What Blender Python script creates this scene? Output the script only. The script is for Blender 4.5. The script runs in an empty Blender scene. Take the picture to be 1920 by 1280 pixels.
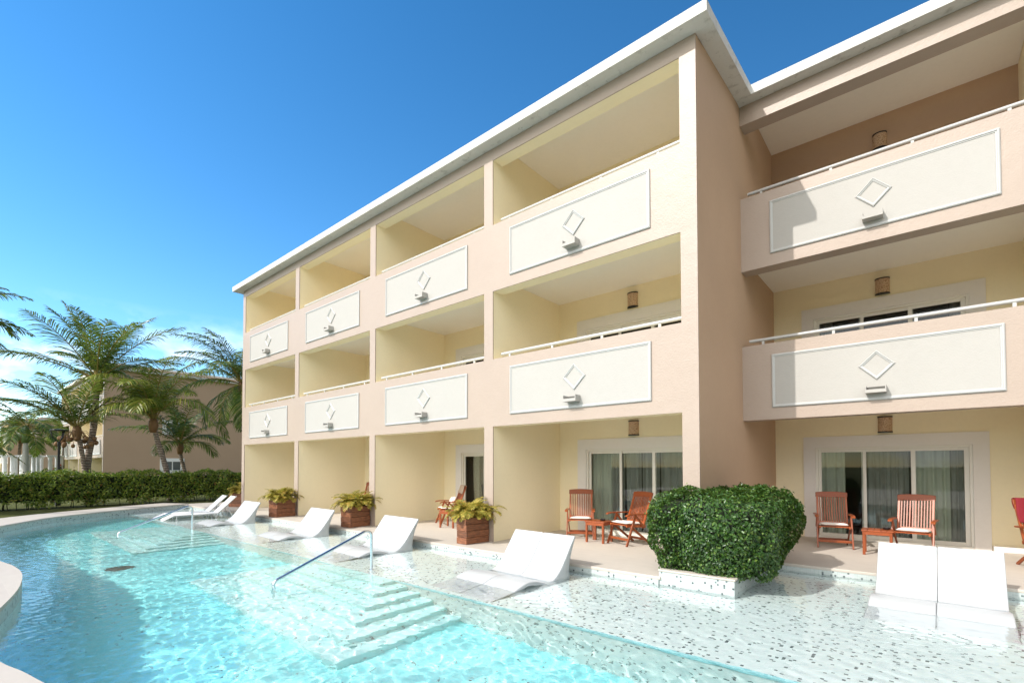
import bpy, math, random
import numpy as np
from mathutils import Vector, Matrix
R = math.radians
sc = bpy.context.scene
C = sc.collection

# ------------------------------------------------------------------ camera
cam = bpy.data.cameras.new("Camera")
co = bpy.data.objects.new("Camera", cam); C.objects.link(co)
F, YAW, PIT, ROL, EYE = 910.14, 40.197, 1.311, 0.102, 1.65
cam.sensor_fit = 'HORIZONTAL'; cam.sensor_width = 36.0
cam.lens = F / 1920 * 36.0
cam.shift_y = 213.2 / 1920
cam.clip_start = 0.05; cam.clip_end = 3000
co.matrix_world = (Matrix.Translation((0, 0, EYE)) @ Matrix.Rotation(R(YAW), 4, 'Z')
                   @ Matrix.Rotation(R(90 + PIT), 4, 'X') @ Matrix.Rotation(R(-ROL), 4, 'Z'))
sc.camera = co

# ------------------------------------------------------------------ sun, sky, exposure
SUN = Vector((-.37, -1.0, .92)).normalized()          # towards the sun
sl = bpy.data.lights.new("Sun", 'SUN'); sl.energy = 2.7; sl.angle = R(.53); sl.color = (1.0, .955, .895)
so = bpy.data.objects.new("Sun", sl); C.objects.link(so)
so.rotation_euler = SUN.to_track_quat('Z', 'Y').to_euler(); so.location = (-12, -30, 30)
sl.cycles.is_caustics_light = True
w = bpy.data.worlds.new("World"); sc.world = w; w.use_nodes = True
nt = w.node_tree; nt.nodes.clear()
def wn(t, **k):
    n = nt.nodes.new(t)
    for a, b in k.items(): setattr(n, a, b)
    return n
wo = wn('ShaderNodeOutputWorld'); bg = wn('ShaderNodeBackground')
sky = wn('ShaderNodeTexSky', sky_type='NISHITA', sun_disc=False)
sky.sun_elevation = math.asin(SUN.z); sky.sun_rotation = math.atan2(SUN.x, SUN.y)
sky.air_density = 1.0; sky.dust_density = .0; sky.ozone_density = 2.0; sky.altitude = 0
hs = wn('ShaderNodeHueSaturation'); hs.inputs['Saturation'].default_value = 1.33; hs.inputs['Hue'].default_value = .497
hs.inputs['Value'].default_value = 1.0
tc = wn('ShaderNodeTexCoord'); sp = wn('ShaderNodeSeparateXYZ')
mp = wn('ShaderNodeMapping'); mp.inputs['Scale'].default_value = (3.4, 3.4, 6.0)
mp.inputs['Location'].default_value = (0.35, 0.1, 0.0)
nz = wn('ShaderNodeTexNoise'); nz.inputs['Scale'].default_value = 2.3; nz.inputs['Detail'].default_value = 9
nz.inputs['Roughness'].default_value = .55
rmp = wn('ShaderNodeValToRGB'); rmp.color_ramp.elements[0].position = .49; rmp.color_ramp.elements[1].position = .68
hb = wn('ShaderNodeMapRange'); hb.inputs[1].default_value = .13; hb.inputs[2].default_value = .26
hb.inputs[3].default_value = 1; hb.inputs[4].default_value = 0
mu = wn('ShaderNodeMath', operation='MULTIPLY')
mx = wn('ShaderNodeMix', data_type='RGBA'); mx.inputs[7].default_value = (8.6, 9.0, 9.4, 1)
L = nt.links.new
L(sky.outputs[0], hs.inputs['Color']); L(tc.outputs['Generated'], mp.inputs[0]); L(mp.outputs[0], nz.inputs[0])
L(nz.outputs[0], rmp.inputs[0]); L(tc.outputs['Generated'], sp.inputs[0]); L(sp.outputs[2], hb.inputs[0])
L(rmp.outputs[0], mu.inputs[0]); L(hb.outputs[0], mu.inputs[1]); L(mu.outputs[0], mx.inputs[0])
# sky scaled by direction: brighter west, dimmed east, shaped to keep side walls dark
gr = wn('ShaderNodeMapRange'); gr.inputs[1].default_value = -1; gr.inputs[2].default_value = .9; gr.inputs[3].default_value = 1.22; gr.inputs[4].default_value = .30
L(sp.outputs[0], gr.inputs[0])
vmu = wn('ShaderNodeVectorMath', operation='SCALE'); L(hs.outputs[0], vmu.inputs[0]); L(gr.outputs[0], vmu.inputs['Scale'])
# added white fill light in the unseen sky behind the viewer, brightens the recesses
cyb = wn('ShaderNodeMapRange'); cyb.inputs[1].default_value = -.15; cyb.inputs[2].default_value = -.75; L(sp.outputs[1], cyb.inputs[0])
cze = wn('ShaderNodeMapRange'); cze.inputs[1].default_value = .07; cze.inputs[2].default_value = .28; L(sp.outputs[2], cze.inputs[0])
cm = wn('ShaderNodeMath', operation='MULTIPLY'); L(cyb.outputs[0], cm.inputs[0]); L(cze.outputs[0], cm.inputs[1])
cm2 = wn('ShaderNodeMath', operation='MULTIPLY'); L(cm.outputs[0], cm2.inputs[0]); cm2.inputs[1].default_value = .9
mxb = wn('ShaderNodeMix', data_type='RGBA'); L(cm2.outputs[0], mxb.inputs[0]); L(vmu.outputs[0], mxb.inputs[6]); mxb.inputs[7].default_value = (15.5, 15.0, 14.2, 1)
L(mxb.outputs[2], mx.inputs[6]); L(mx.outputs[2], bg.inputs[0]); L(bg.outputs[0], wo.inputs[0])
bg.inputs[1].default_value = .15
sc.view_settings.view_transform = 'Standard'; sc.view_settings.look = 'None'
sc.view_settings.exposure = 0.68; sc.view_settings.gamma = 1.0
sc.render.engine = 'CYCLES'
cy = sc.cycles
cy.use_denoising = True; cy.max_bounces = 12; cy.diffuse_bounces = 6; cy.glossy_bounces = 4
cy.transmission_bounces = 8; cy.transparent_max_bounces = 16
cy.caustics_refractive = True; cy.caustics_reflective = False
cy.sample_clamp_indirect = 6; cy.sample_clamp_direct = 12; cy.blur_glossy = .5

# ------------------------------------------------------------------ helpers
random.seed(3); rng = np.random.default_rng(5)
def wloc(o):
    v = Vector((0, 0, 0))
    while o is not None:
        v += o.location; o = o.parent
    return v
class MB:
    def __init__(s): s.v = []; s.f = []
    def add(s, vs, fs):
        n = len(s.v); s.v += [tuple(p) for p in vs]; s.f += [tuple(i + n for i in q) for q in fs]; return s
    def box(s, x0, x1, y0, y1, z0, z1):
        return s.add([(x0, y0, z0), (x1, y0, z0), (x1, y1, z0), (x0, y1, z0), (x0, y0, z1), (x1, y0, z1), (x1, y1, z1), (x0, y1, z1)],
                     [(0, 3, 2, 1), (4, 5, 6, 7), (0, 1, 5, 4), (1, 2, 6, 5), (2, 3, 7, 6), (3, 0, 4, 7)])
    def bar(s, a, b, w, t, up=(0, 0, 1)):
        """rectangular bar from a to b; w across, t along 'up'"""
        a = Vector(a); b = Vector(b); d = (b - a).normalized(); u = Vector(up); u = (u - d * u.dot(d))
        if u.length < 1e-4: u = Vector((0, 1, 0)) - d * d.y
        u.normalize(); r = d.cross(u)
        vs = []
        for p in (a, b):
            for i, j in ((-1, -1), (1, -1), (1, 1), (-1, 1)): vs.append(p + r * (i * w / 2) + u * (j * t / 2))
        return s.add(vs, [(0, 1, 2, 3), (7, 6, 5, 4), (0, 4, 5, 1), (1, 5, 6, 2), (2, 6, 7, 3), (3, 7, 4, 0)])
    def tube(s, pts, r, n=10, caps=True):
        pts = [Vector(p) for p in pts]; rs = r if isinstance(r, (list, tuple)) else [r] * len(pts)
        d0 = (pts[1] - pts[0]).normalized(); u = d0.orthogonal().normalized(); vs = []
        for i, p in enumerate(pts):
            d = (pts[min(i + 1, len(pts) - 1)] - pts[max(i - 1, 0)]).normalized()
            u = (u - d * u.dot(d)).normalized(); q = d.cross(u)
            for k in range(n):
                a = 2 * math.pi * k / n; vs.append(p + (u * math.cos(a) + q * math.sin(a)) * rs[i])
        fs = []
        for i in range(len(pts) - 1):
            for k in range(n):
                fs.append((i * n + k, i * n + (k + 1) % n, (i + 1) * n + (k + 1) % n, (i + 1) * n + k))
        if caps:
            fs.append(tuple(range(n - 1, -1, -1))); fs.append(tuple((len(pts) - 1) * n + k for k in range(n)))
        return s.add(vs, fs)
    def lathe(s, prof, c=(0, 0), n=16):
        vs = []; m = len(prof)
        for r, z in prof:
            for k in range(n):
                a = 2 * math.pi * k / n; vs.append((c[0] + r * math.cos(a), c[1] + r * math.sin(a), z))
        fs = [(i * n + k, i * n + (k + 1) % n, (i + 1) * n + (k + 1) % n, (i + 1) * n + k) for i in range(m - 1) for k in range(n)]
        fs.append(tuple(range(n - 1, -1, -1))); fs.append(tuple((m - 1) * n + k for k in range(n)))
        return s.add(vs, fs)
    def prism(s, poly, z0, z1):
        n = len(poly); vs = [(x, y, z0) for x, y in poly] + [(x, y, z1) for x, y in poly]
        fs = [tuple(range(n - 1, -1, -1)), tuple(range(n, 2 * n))] + [(i, (i + 1) % n, n + (i + 1) % n, n + i) for i in range(n)]
        return s.add(vs, fs)
    def extr_x(s, prof, x0, x1):
        """closed profile of (y, z) swept along x"""
        n = len(prof); vs = [(x0, y, z) for y, z in prof] + [(x1, y, z) for y, z in prof]
        fs = [tuple(range(n)), tuple(range(2 * n - 1, n - 1, -1))] + [((i + 1) % n, i, n + i, n + (i + 1) % n) for i in range(n)]
        return s.add(vs, fs)
    def build(s, name, mat, parent=None, smooth=False, bevel=0, seg=2, local=False, auto=None):
        me = bpy.data.meshes.new(name); v = s.v
        off = wloc(parent) if (parent is not None and not local) else Vector((0, 0, 0))
        me.from_pydata([(x - off.x, y - off.y, z - off.z) for x, y, z in v], [], s.f)
        me.materials.append(mat)
        if smooth: me.polygons.foreach_set('use_smooth', [True] * len(me.polygons))
        me.update()
        if auto is not None: me.set_sharp_from_angle(angle=R(auto))
        o = bpy.data.objects.new(name, me); C.objects.link(o)
        if parent is not None: o.parent = parent
        if bevel:
            b = o.modifiers.new('bevel', 'BEVEL'); b.width = bevel; b.segments = seg; b.limit_method = 'ANGLE'; b.angle_limit = R(40)
        return o
def npmesh(name, V, Fq, mat, parent=None, smooth=False, local=False):
    """V (n,3) array, Fq (m,k) int array"""
    me = bpy.data.meshes.new(name); V = np.asarray(V, np.float32)
    if parent is not None and not local: V = V - np.array(wloc(parent), np.float32)
    Fq = np.asarray(Fq, np.int32); m, k = Fq.shape
    me.vertices.add(len(V)); me.vertices.foreach_set('co', V.ravel())
    me.loops.add(m * k); me.loops.foreach_set('vertex_index', Fq.ravel())
    me.polygons.add(m); me.polygons.foreach_set('loop_start', np.arange(0, m * k, k, dtype=np.int32))
    me.polygons.foreach_set('loop_total', np.full(m, k, np.int32))
    if smooth: me.polygons.foreach_set('use_smooth', np.ones(m, bool))
    me.materials.append(mat); me.update(calc_edges=True); me.validate()
    o = bpy.data.objects.new(name, me); C.objects.link(o)
    if parent is not None: o.parent = parent
    return o
def tag(o, label=None, cat=None, group=None, kind=None):
    if label: o['label'] = label
    if cat: o['category'] = cat
    if group: o['group'] = group
    if kind: o['kind'] = kind
    return o
def empty(name, loc, rz=0, **k):
    o = bpy.data.objects.new(name, None); C.objects.link(o); o.location = loc; o.rotation_euler = (0, 0, rz)
    o.empty_display_size = .2
    return tag(o, **k)
def copy_tree(o, parent=None):
    c = o.copy(); C.objects.link(c); c.parent = parent
    for ch in [x for x in KIDS(o)]: copy_tree(ch, c)
    return c
def KIDS(o): return list(o.children)

# ------------------------------------------------------------------ materials
def mat(name, base=(.5, .5, .5), rough=.6, spec=.5, metal=0.0):
    m = bpy.data.materials.new(name); m.use_nodes = True
    b = m.node_tree.nodes['Principled BSDF']
    b.inputs['Base Color'].default_value = (*base, 1); b.inputs['Roughness'].default_value = rough
    b.inputs['Specular IOR Level'].default_value = spec; b.inputs['Metallic'].default_value = metal
    return m
class NT:
    def __init__(s, m): s.m = m; s.t = m.node_tree; s.b = s.t.nodes['Principled BSDF']; s.out = s.t.nodes['Material Output']
    def n(s, t, ins=None, **k):
        x = s.t.nodes.new(t)
        for a, b in k.items(): setattr(x, a, b)
        for a, b in (ins or {}).items():
            if isinstance(b, bpy.types.NodeSocket): s.t.links.new(b, x.inputs[a])
            else: x.inputs[a].default_value = b
        return x
    def l(s, a, b): s.t.links.new(a, b)
    def pos(s): return s.n('ShaderNodeNewGeometry').outputs['Position']
    def obj(s): return s.n('ShaderNodeTexCoord').outputs['Object']
    def noise(s, vec, scale, detail=4, rough=.55): return s.n('ShaderNodeTexNoise', {'Vector': vec, 'Scale': scale, 'Detail': detail, 'Roughness': rough}).outputs[0]
    def ramp(s, fac, stops):
        r = s.n('ShaderNodeValToRGB', {'Fac': fac}); e = r.color_ramp.elements
        while len(e) < len(stops): e.new(.5)
        for i, (p, c) in enumerate(stops): e[i].position = p; e[i].color = (*c, 1) if len(c) == 3 else c
        return r.outputs[0]
    def mix(s, fac, a, b, mode='MIX'):
        x = s.n('ShaderNodeMix', data_type='RGBA', blend_type=mode)
        for i, v in ((0, fac), (6, a), (7, b)):
            if isinstance(v, bpy.types.NodeSocket): s.l(v, x.inputs[i])
            else: x.inputs[i].default_value = v if i == 0 else (*v, 1)
        return x.outputs[2]
    def math(s, op, a, b=0.0, c=None):
        ins = {0: a, 1: b}
        if c is not None: ins[2] = c
        return s.n('ShaderNodeMath', ins, operation=op).outputs[0]
    def vm(s, op, a, b=None):
        x = s.n('ShaderNodeVectorMath', {0: a}, operation=op)
        if b is not None:
            if isinstance(b, bpy.types.NodeSocket): s.l(b, x.inputs[1])
            else: x.inputs[1].default_value = b
        return x.outputs[0]
    def bump(s, h, strength=.3, dist=.01):
        x = s.n('ShaderNodeBump', {'Height': h, 'Strength': strength, 'Distance': dist}); s.l(x.outputs[0], s.b.inputs['Normal'])
    def col(s, c): s.l(c, s.b.inputs['Base Color'])
def stucco(name, c, var=.07, rough=.75, bump=.25, stain=0.0, spec=.3):
    m = mat(name, c, rough, spec); t = NT(m); p = t.pos()
    n1 = t.noise(p, .9, 5); n2 = t.noise(p, 14, 3)
    a = tuple(x * (1 - var) for x in c); b = tuple(min(1, x * (1 + var * .6)) for x in c)
    col = t.mix(n1, a, b)
    col = t.mix(t.math('MULTIPLY', t.ramp(n2, [(.45, (0, 0, 0)), (.75, (1, 1, 1))]), .12), col, tuple(x * .8 for x in c))
    if stain:
        s1 = t.noise(t.vm('MULTIPLY', p, (2.2, 2.2, .55)), 2.0, 6, .65)
        col = t.mix(t.math('MULTIPLY', t.ramp(s1, [(.56, (0, 0, 0)), (.74, (1, 1, 1))]), stain), col, (.27, .26, .23))
        s2 = t.noise(p, 7, 5, .7)
        col = t.mix(t.math('MULTIPLY', t.ramp(s2, [(.62, (0, 0, 0)), (.72, (1, 1, 1))]), stain), col, (.2, .2, .19))
    t.col(col)
    h = t.math('ADD', t.noise(p, 42, 4, .6), t.math('MULTIPLY', t.noise(p, 3.0, 4), 1.6))
    t.bump(h, bump, .02)
    return m
M = {}
M['pink'] = stucco('pink_stucco', (.392, .310, .253), .08, .42, .25, spec=.5)
M['yellow'] = stucco('yellow_stucco', (.89, .79, .56), .05, .7, .15)
M['brown'] = stucco('shade_toned_stucco', (.50, .345, .235), .08, .7, .2)  # stucco darkened to brown: shade on these walls is put into the colour
M['panel'] = stucco('panel_stucco', (.415, .397, .368), .04, .6, .2)
M['white'] = stucco('white_plaster', (.84, .83, .79), .03, .6, .12)
M['ceil'] = stucco('ceiling_plaster', (.87, .83, .76), .03, .8, .1)
M['fascia'] = stucco('weathered_white', (.60, .59, .56), .06, .7, .4, stain=.75)
M['doortrim'] = stucco('door_surround', (.78, .74, .70), .03, .7, .08)
M['paint'] = mat('white_paint', (.465, .465, .45), .35)
M['columnwhite'] = mat('column_white', (.80, .82, .83), .5)
M['frame'] = mat('cream_frame', (.76, .73, .66), .4)
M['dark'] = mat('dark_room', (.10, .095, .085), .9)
M['black'] = mat('black_metal', (.012, .012, .013), .4)
M['soil'] = mat('soil', (.035, .025, .018), .95)

def wood(name, c1, c2, scale, rough=.45, axis=(1, 1, 8)):
    m = mat(name, c1, rough); t = NT(m); p = t.obj()
    q = t.vm('MULTIPLY', p, axis)
    n = t.noise(q, scale, 6, .6)
    isl = t.n('ShaderNodeNewGeometry').outputs['Random Per Island']
    col = t.mix(t.ramp(n, [(.3, (0, 0, 0)), (.7, (1, 1, 1))]), c1, c2)
    hv = t.n('ShaderNodeHueSaturation', {'Color': col, 'Value': t.math('MULTIPLY_ADD', isl, .5, .75)})
    t.col(hv.outputs[0]); t.bump(n, .2, .004)
    return m
M['teak'] = wood('oiled_teak', (.35, .085, .019), (.22, .042, .010), 14, .38, (9, 2, 2))
M['planter'] = wood('stained_planks', (.30, .115, .050), (.075, .028, .016), 7, .55, (1.2, 1.2, 9))
M['cushion'] = mat('cushion_cloth', (.80, .77, .73), .9)
t = NT(M['cushion']); t.bump(t.noise(t.obj(), 160, 2), .2, .003)
M['towel'] = mat('beige_towel', (.52, .40, .31), .95); t = NT(M['towel']); t.bump(t.noise(t.obj(), 220, 2), .5, .004)
M['redcloth'] = mat('dark_red_cloth', (.20, .008, .018), .85); t = NT(M['redcloth']); t.bump(t.noise(t.obj(), 12, 4), .5, .03)
M['bag'] = mat('pale_pillow', (.78, .66, .62), .9); t = NT(M['bag'])
t.col(t.ramp(t.noise(t.obj(), 9, 3), [(.52, (.8, .70, .66)), (.6, (.66, .42, .38))]))
M['gel'] = mat('white_fibreglass', (.485, .50, .505), .32, .5)
M['sling'] = mat('white_sling', (.82, .82, .82), .7); t = NT(M['sling']); t.bump(t.noise(t.obj(), 150, 1), .2, .002)
M['steel'] = mat('brushed_steel', (.62, .64, .66), .18, .5, 1.0)
M['grey'] = mat('drain_grey', (.05, .07, .07), .6)

def terrace():
    m = mat('cream_stone', (.62, .64, .56), .6, .35); t = NT(m); p = t.pos()
    br = t.n('ShaderNodeTexBrick', {'Vector': p, 'Color1': (.485, .437, .375, 1), 'Color2': (.46, .41, .355, 1), 'Mortar': (.50, .45, .39, 1), 'Scale': 1.0,
                                    'Mortar Size': .004, 'Brick Width': .6, 'Row Height': .6}, offset=0.0)
    n = t.noise(t.vm('MULTIPLY', p, (1, 3, 1)), 3, 6, .65)
    col = t.mix(t.math('MULTIPLY', n, .5), br.outputs[0], (.66, .60, .53))
    d = t.ramp(t.noise(p, 1.3, 5, .7), [(.55, (0, 0, 0)), (.72, (1, 1, 1))])
    t.col(t.mix(t.math('MULTIPLY', d, .18), col, (.42, .36, .30)))
    t.bump(t.noise(p, 70, 3), .08, .006); return m
M['stone'] = terrace()
def mosaic(name, pa, pb, thr):
    m = mat(name, pa, .35, .4); t = NT(m); p = t.pos()
    SZ = .029
    q = t.vm('ADD', t.vm('MULTIPLY', p, (1 / SZ, 1 / SZ, 1 / SZ)), (.31, .37, .43))
    cell = t.vm('FLOOR', q); fr = t.vm('FRACTION', q)
    wnz = t.n('ShaderNodeTexWhiteNoise', {'Vector': cell}, noise_dimensions='3D')
    v = wnz.outputs[0]
    sp3 = t.n('ShaderNodeSeparateXYZ', {0: wnz.outputs[1]})
    pale = t.mix(sp3.outputs[0], pa, pb)
    darkc = t.mix(sp3.outputs[1], (.045, .06, .065), (.17, .21, .21))
    col = t.mix(t.math('GREATER_THAN', v, thr), pale, darkc)
    # joints, only from the two axes lying in the face
    g = t.n('ShaderNodeNewGeometry').outputs['True Normal']
    an = t.vm('ABSOLUTE', g)
    e = t.vm('ABSOLUTE', t.vm('SUBTRACT', fr, (.5, .5, .5)))
    e = t.vm('MULTIPLY', e, t.vm('SUBTRACT', (1, 1, 1), an))
    se = t.n('ShaderNodeSeparateXYZ', {0: e})
    mxe = t.math('MAXIMUM', t.math('MAXIMUM', se.outputs[0], se.outputs[1]), se.outputs[2])
    t.col(t.mix(t.math('MULTIPLY', t.math('GREATER_THAN', mxe, .46), .45), col, (.66, .70, .68)))
    return m
M['mosaic'] = mosaic('pool_mosaic', (.565, .65, .63), (.635, .685, .67), .935)
M['deeptile'] = mosaic('turquoise_mosaic', (.21, .715, .735), (.31, .765, .775), .99)
M['steptile'] = mosaic('pale_aqua_mosaic', (.42, .745, .73), (.52, .775, .76), .98)
M['curbtile'] = mosaic('curb_mosaic', (.42, .475, .46), (.49, .53, .52), .92)
M['trimtile'] = mat('turquoise_tile', (.10, .36, .40), .3)
t = NT(M['trimtile']); p_ = t.pos(); cell = t.vm('FLOOR', t.vm('MULTIPLY', p_, (30, 30, 30)))
t.col(t.mix(t.n('ShaderNodeTexWhiteNoise', {'Vector': cell}).outputs[0], (.22, .52, .56), (.42, .70, .72)))

def leafmat(name, stops, rough=.4, trans=.25, spec=.5):
    m = mat(name, stops[0][1], rough, spec); t = NT(m)
    isl = t.n('ShaderNodeNewGeometry').outputs['Random Per Island']
    col = t.ramp(isl, stops); t.col(col)
    if trans:
        tr = t.n('ShaderNodeBsdfTranslucent', {'Color': t.mix(.35, col, (.30, .42, .04))})
        ms = t.n('ShaderNodeMixShader', {0: trans, 1: t.b.outputs[0], 2: tr.outputs[0]}); t.l(ms.outputs[0], t.out.inputs[0])
    return m
M['hedgeleaf'] = leafmat('clipped_leaves', [(0, (.020, .055, .012)), (.5, (.040, .105, .020)), (.85, (.075, .16, .030)), (1, (.17, .26, .05))], .32)
M['farleaf'] = leafmat('hedge_leaves', [(0, (.045, .09, .012)), (.5, (.15, .235, .028)), (.85, (.29, .37, .045)), (.96, (.42, .42, .07)), (1, (.30, .12, .05))], .36, .42)
M['palmleaf'] = leafmat('palm_leaflets', [(0, (.030, .070, .016)), (.5, (.075, .130, .028)), (.85, (.15, .20, .04)), (1, (.27, .24, .07))], .34, .38)
M['palmleaf2'] = leafmat('bright_palm_leaflets', [(0, (.09, .14, .018)), (.5, (.19, .25, .03)), (.85, (.31, .33, .05)), (1, (.42, .34, .07))], .38, .35)
M['areca'] = leafmat('yellow_palm_leaflets', [(0, (.20, .21, .03)), (.45, (.42, .36, .06)), (.8, (.58, .44, .09)), (1, (.62, .33, .08))], .5, .35)
M['redflower'] = leafmat('red_blossom', [(0, (.02, .05, .01)), (.6, (.03, .08, .015)), (.75, (.45, .02, .03)), (1, (.5, .04, .04))], .6)
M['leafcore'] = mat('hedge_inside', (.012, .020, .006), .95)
M['coconut'] = mat('coconut_husk', (.22, .12, .05), .7)
M['stalk'] = mat('palm_stalk', (.26, .20, .05), .6)
def trunkmat():
    m = mat('palm_bark', (.27, .22, .17), .9); t = NT(m); p = t.pos()
    wv = t.n('ShaderNodeTexWave', {'Vector': p, 'Scale': 2.6, 'Distortion': 2.5, 'Detail': 3.0, 'Detail Scale': 2.0}, bands_direction='Z')
    col = t.mix(wv.outputs[0], (.17, .13, .10), (.42, .35, .28))
    t.col(t.mix(t.math('MULTIPLY', t.noise(p, 6, 4), .5), col, (.20, .13, .09)))
    t.bump(wv.outputs[0], .8, .04); return m
M['bark'] = trunkmat()
M['lawn'] = mat('lawn', (.09, .12, .03), .95, .1)
t = NT(M['lawn']); p_ = t.pos()
c_ = t.mix(t.noise(p_, 40, 5, .7), (.075, .095, .022), (.17, .19, .055)); c_ = t.mix(t.math('MULTIPLY', t.noise(p_, 1.2, 4), .6), c_, (.15, .14, .06)); t.col(c_)
t.bump(t.noise(p_, 90, 3, .7), 1.0, .05)
def watermat():
    m = bpy.data.materials.new('pool_water'); m.use_nodes = True; T = m.node_tree; T.nodes.clear()
    o = T.nodes.new('ShaderNodeOutputMaterial'); g = T.nodes.new('ShaderNodeBsdfGlass'); g.inputs['Roughness'].default_value = 0.0; g.inputs['IOR'].default_value = 1.33; g.inputs['Color'].default_value = (1.20, 1.235, 1.235, 1)
    T.links.new(g.outputs[0], o.inputs[0])
    ge = T.nodes.new('ShaderNodeNewGeometry'); nz_ = T.nodes.new('ShaderNodeTexNoise'); nz_.inputs['Scale'].default_value = 15.0; nz_.inputs['Detail'].default_value = 2.0
    bu = T.nodes.new('ShaderNodeBump'); bu.inputs['Strength'].default_value = .2; bu.inputs['Distance'].default_value = .012
    T.links.new(ge.outputs['Position'], nz_.inputs[0]); T.links.new(nz_.outputs[0], bu.inputs['Height']); T.links.new(bu.outputs[0], g.inputs['Normal'])
    return m
M['water'] = watermat()
def glassmat():
    m = bpy.data.materials.new('window_glass'); m.use_nodes = True; T = m.node_tree; T.nodes.clear()
    o = T.nodes.new('ShaderNodeOutputMaterial'); a = T.nodes.new('ShaderNodeBsdfTransparent'); a.inputs[0].default_value = (.86, .88, .86, 1)
    g = T.nodes.new('ShaderNodeBsdfGlossy'); g.inputs['Roughness'].default_value = .01
    f = T.nodes.new('ShaderNodeFresnel'); f.inputs[0].default_value = 1.42
    mx_ = T.nodes.new('ShaderNodeMixShader'); T.links.new(f.outputs[0], mx_.inputs[0]); T.links.new(a.outputs[0], mx_.inputs[1]); T.links.new(g.outputs[0], mx_.inputs[2])
    T.links.new(mx_.outputs[0], o.inputs[0]); return m
M['glass'] = glassmat()
M['glassdark'] = mat('dark_glass', (.05, .07, .08), .08, .6)
M['curtain'] = mat('pale_green_curtain', (.66, .69, .58), .9)
M['sheer'] = mat('grey_curtain', (.36, .36, .33), .9)
def shade():
    m = mat('woven_lampshade', (.55, .38, .24), .8); t = NT(m); p = t.obj()
    v = t.n('ShaderNodeTexVoronoi', {'Vector': p, 'Scale': 34}, feature='DISTANCE_TO_EDGE').outputs[0]
    t.col(t.ramp(v, [(.02, (.30, .17, .09)), (.12, (.62, .45, .30))])); t.bump(v, .6, .01); return m
M['shade'] = shade()

# ------------------------------------------------------------------ pool geometry
WZ, SHELF, FLOOR = -.12, -.30, -1.32
def catmull(pts, n=6, closed=False):
    P = [np.array(p, float) for p in pts]; out = []
    for i in range(len(P) - 1):
        p0 = P[max(i - 1, 0)]; p1 = P[i]; p2 = P[i + 1]; p3 = P[min(i + 2, len(P) - 1)]
        for k in range(n):
            t_ = k / n
            out.append(.5 * ((2 * p1) + (-p0 + p2) * t_ + (2 * p0 - 5 * p1 + 4 * p2 - p3) * t_ ** 2 + (-p0 + 3 * p1 - 3 * p2 + p3) * t_ ** 3))
    out.append(P[-1]); return [tuple(p) for p in out]
near = [(4.5, 4.2), (2, 3.6), (0, 2.7), (-1.5, 2.0), (-2.5, 1.5), (-3.5, 1.02), (-4.2, .76), (-4.75, .57), (-5.32, .45), (-5.75, .35), (-6.6, .24), (-7.35, .32),
        (-7.91, .48), (-8.86, .68), (-9.66, .79), (-10.42, .84), (-11.2, .80), (-11.95, .70), (-13.6, .58), (-15, .5), (-16.2, .47), (-17.5, .56), (-18.7, 1.0),
        (-19.9, 1.65), (-21.1, 2.45), (-22.35, 3.95), (-23.5, 5.7), (-24.2, 7.0)]
curve = catmull(near, 5)
outline = curve + [(-3.05, 7.0), (-3.05, 7.05), (-2.0, 7.05), (-2.0, 9.35), (4.5, 9.35)]     # counter: near edge leftwards, then back along the building

def hole_sheet(name, outer, hole, z, m, **k):
    import bmesh
    bm = bmesh.new()
    def loop(pts):
        vs = [bm.verts.new((x, y, z)) for x, y in pts]
        return [bm.edges.new((vs[i], vs[(i + 1) % len(vs)])) for i in range(len(vs))]
    es = loop(outer) + loop(hole)
    bmesh.ops.triangle_fill(bm, use_beauty=True, use_dissolve=False, edges=es)
    for f in bm.faces:
        if f.normal.z < 0: f.normal_flip()
    me = bpy.data.meshes.new(name); bm.to_mesh(me); bm.free(); me.materials.append(m)
    o = bpy.data.objects.new(name, me); C.objects.link(o); return tag(o, **k)
# widen the hole under the decks so the lawn never shows in the pool
g_hole = [(-25.2, 7.6), (-25.1, 5.4), (-23.6, 3.2), (-22.1, 1.5), (-20.2, .4), (-18.6, -.4), (-16, -.6), (4.8, -.6), (4.8, 14.2), (-25.2, 14.2)]
hole_sheet('ground', [(-900, -700), (700, -700), (700, 900), (-900, 900)], g_hole, -.03, M['lawn'],
           label='mown green lawn stretching away behind the pool', cat='lawn', kind='structure')

# far and near pool deck: coping strip following the curved edge
def offset_path(path, d):
    out = []
    for i, p in enumerate(path):
        a = np.array(path[max(i - 1, 0)]); b = np.array(path[min(i + 1, len(path) - 1)]); t_ = (b - a) / np.linalg.norm(b - a)
        out.append((p[0] + t_[1] * d * -1, p[1] + t_[0] * d))
    return out
DK = .08
far = [p for p in curve if p[0] < -15.0]
nearp = [p for p in curve if p[0] >= -15.2]
def strip_deck(path, width, zt, zb, name, **k):
    mb = MB(); n = len(path)
    a = path; lip = offset_path(path, -.03); o = offset_path(path, -width)
    for i in range(n - 1):
        q = [lip[i], lip[i + 1], o[i + 1], o[i]]
    vs = []; fs = []
    # section: lip nose overhangs the wall by 3 cm
    nose = offset_path(path, .025)
    for i in range(n):
        vs += [(*nose[i], zt - .045), (*nose[i], zt - .012), (*offset_pt(path, i, .012), zt), (*o[i], zt), (*o[i], zb)]
    for i in range(n - 1):
        for j in range(4):
            fs.append((i * 5 + j, i * 5 + j + 1, (i + 1) * 5 + j + 1, (i + 1) * 5 + j))
    # underside back to the wall
    base = len(vs)
    for i in range(n): vs.append((*offset_pt(path, i, -.2), zt - .045))
    for i in range(n - 1): fs.append((base + i, i * 5, (i + 1) * 5, base + i + 1))
    mb.add(vs, fs); o_ = mb.build(name, M['stone']); return tag(o_, kind='structure', **k)
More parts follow.
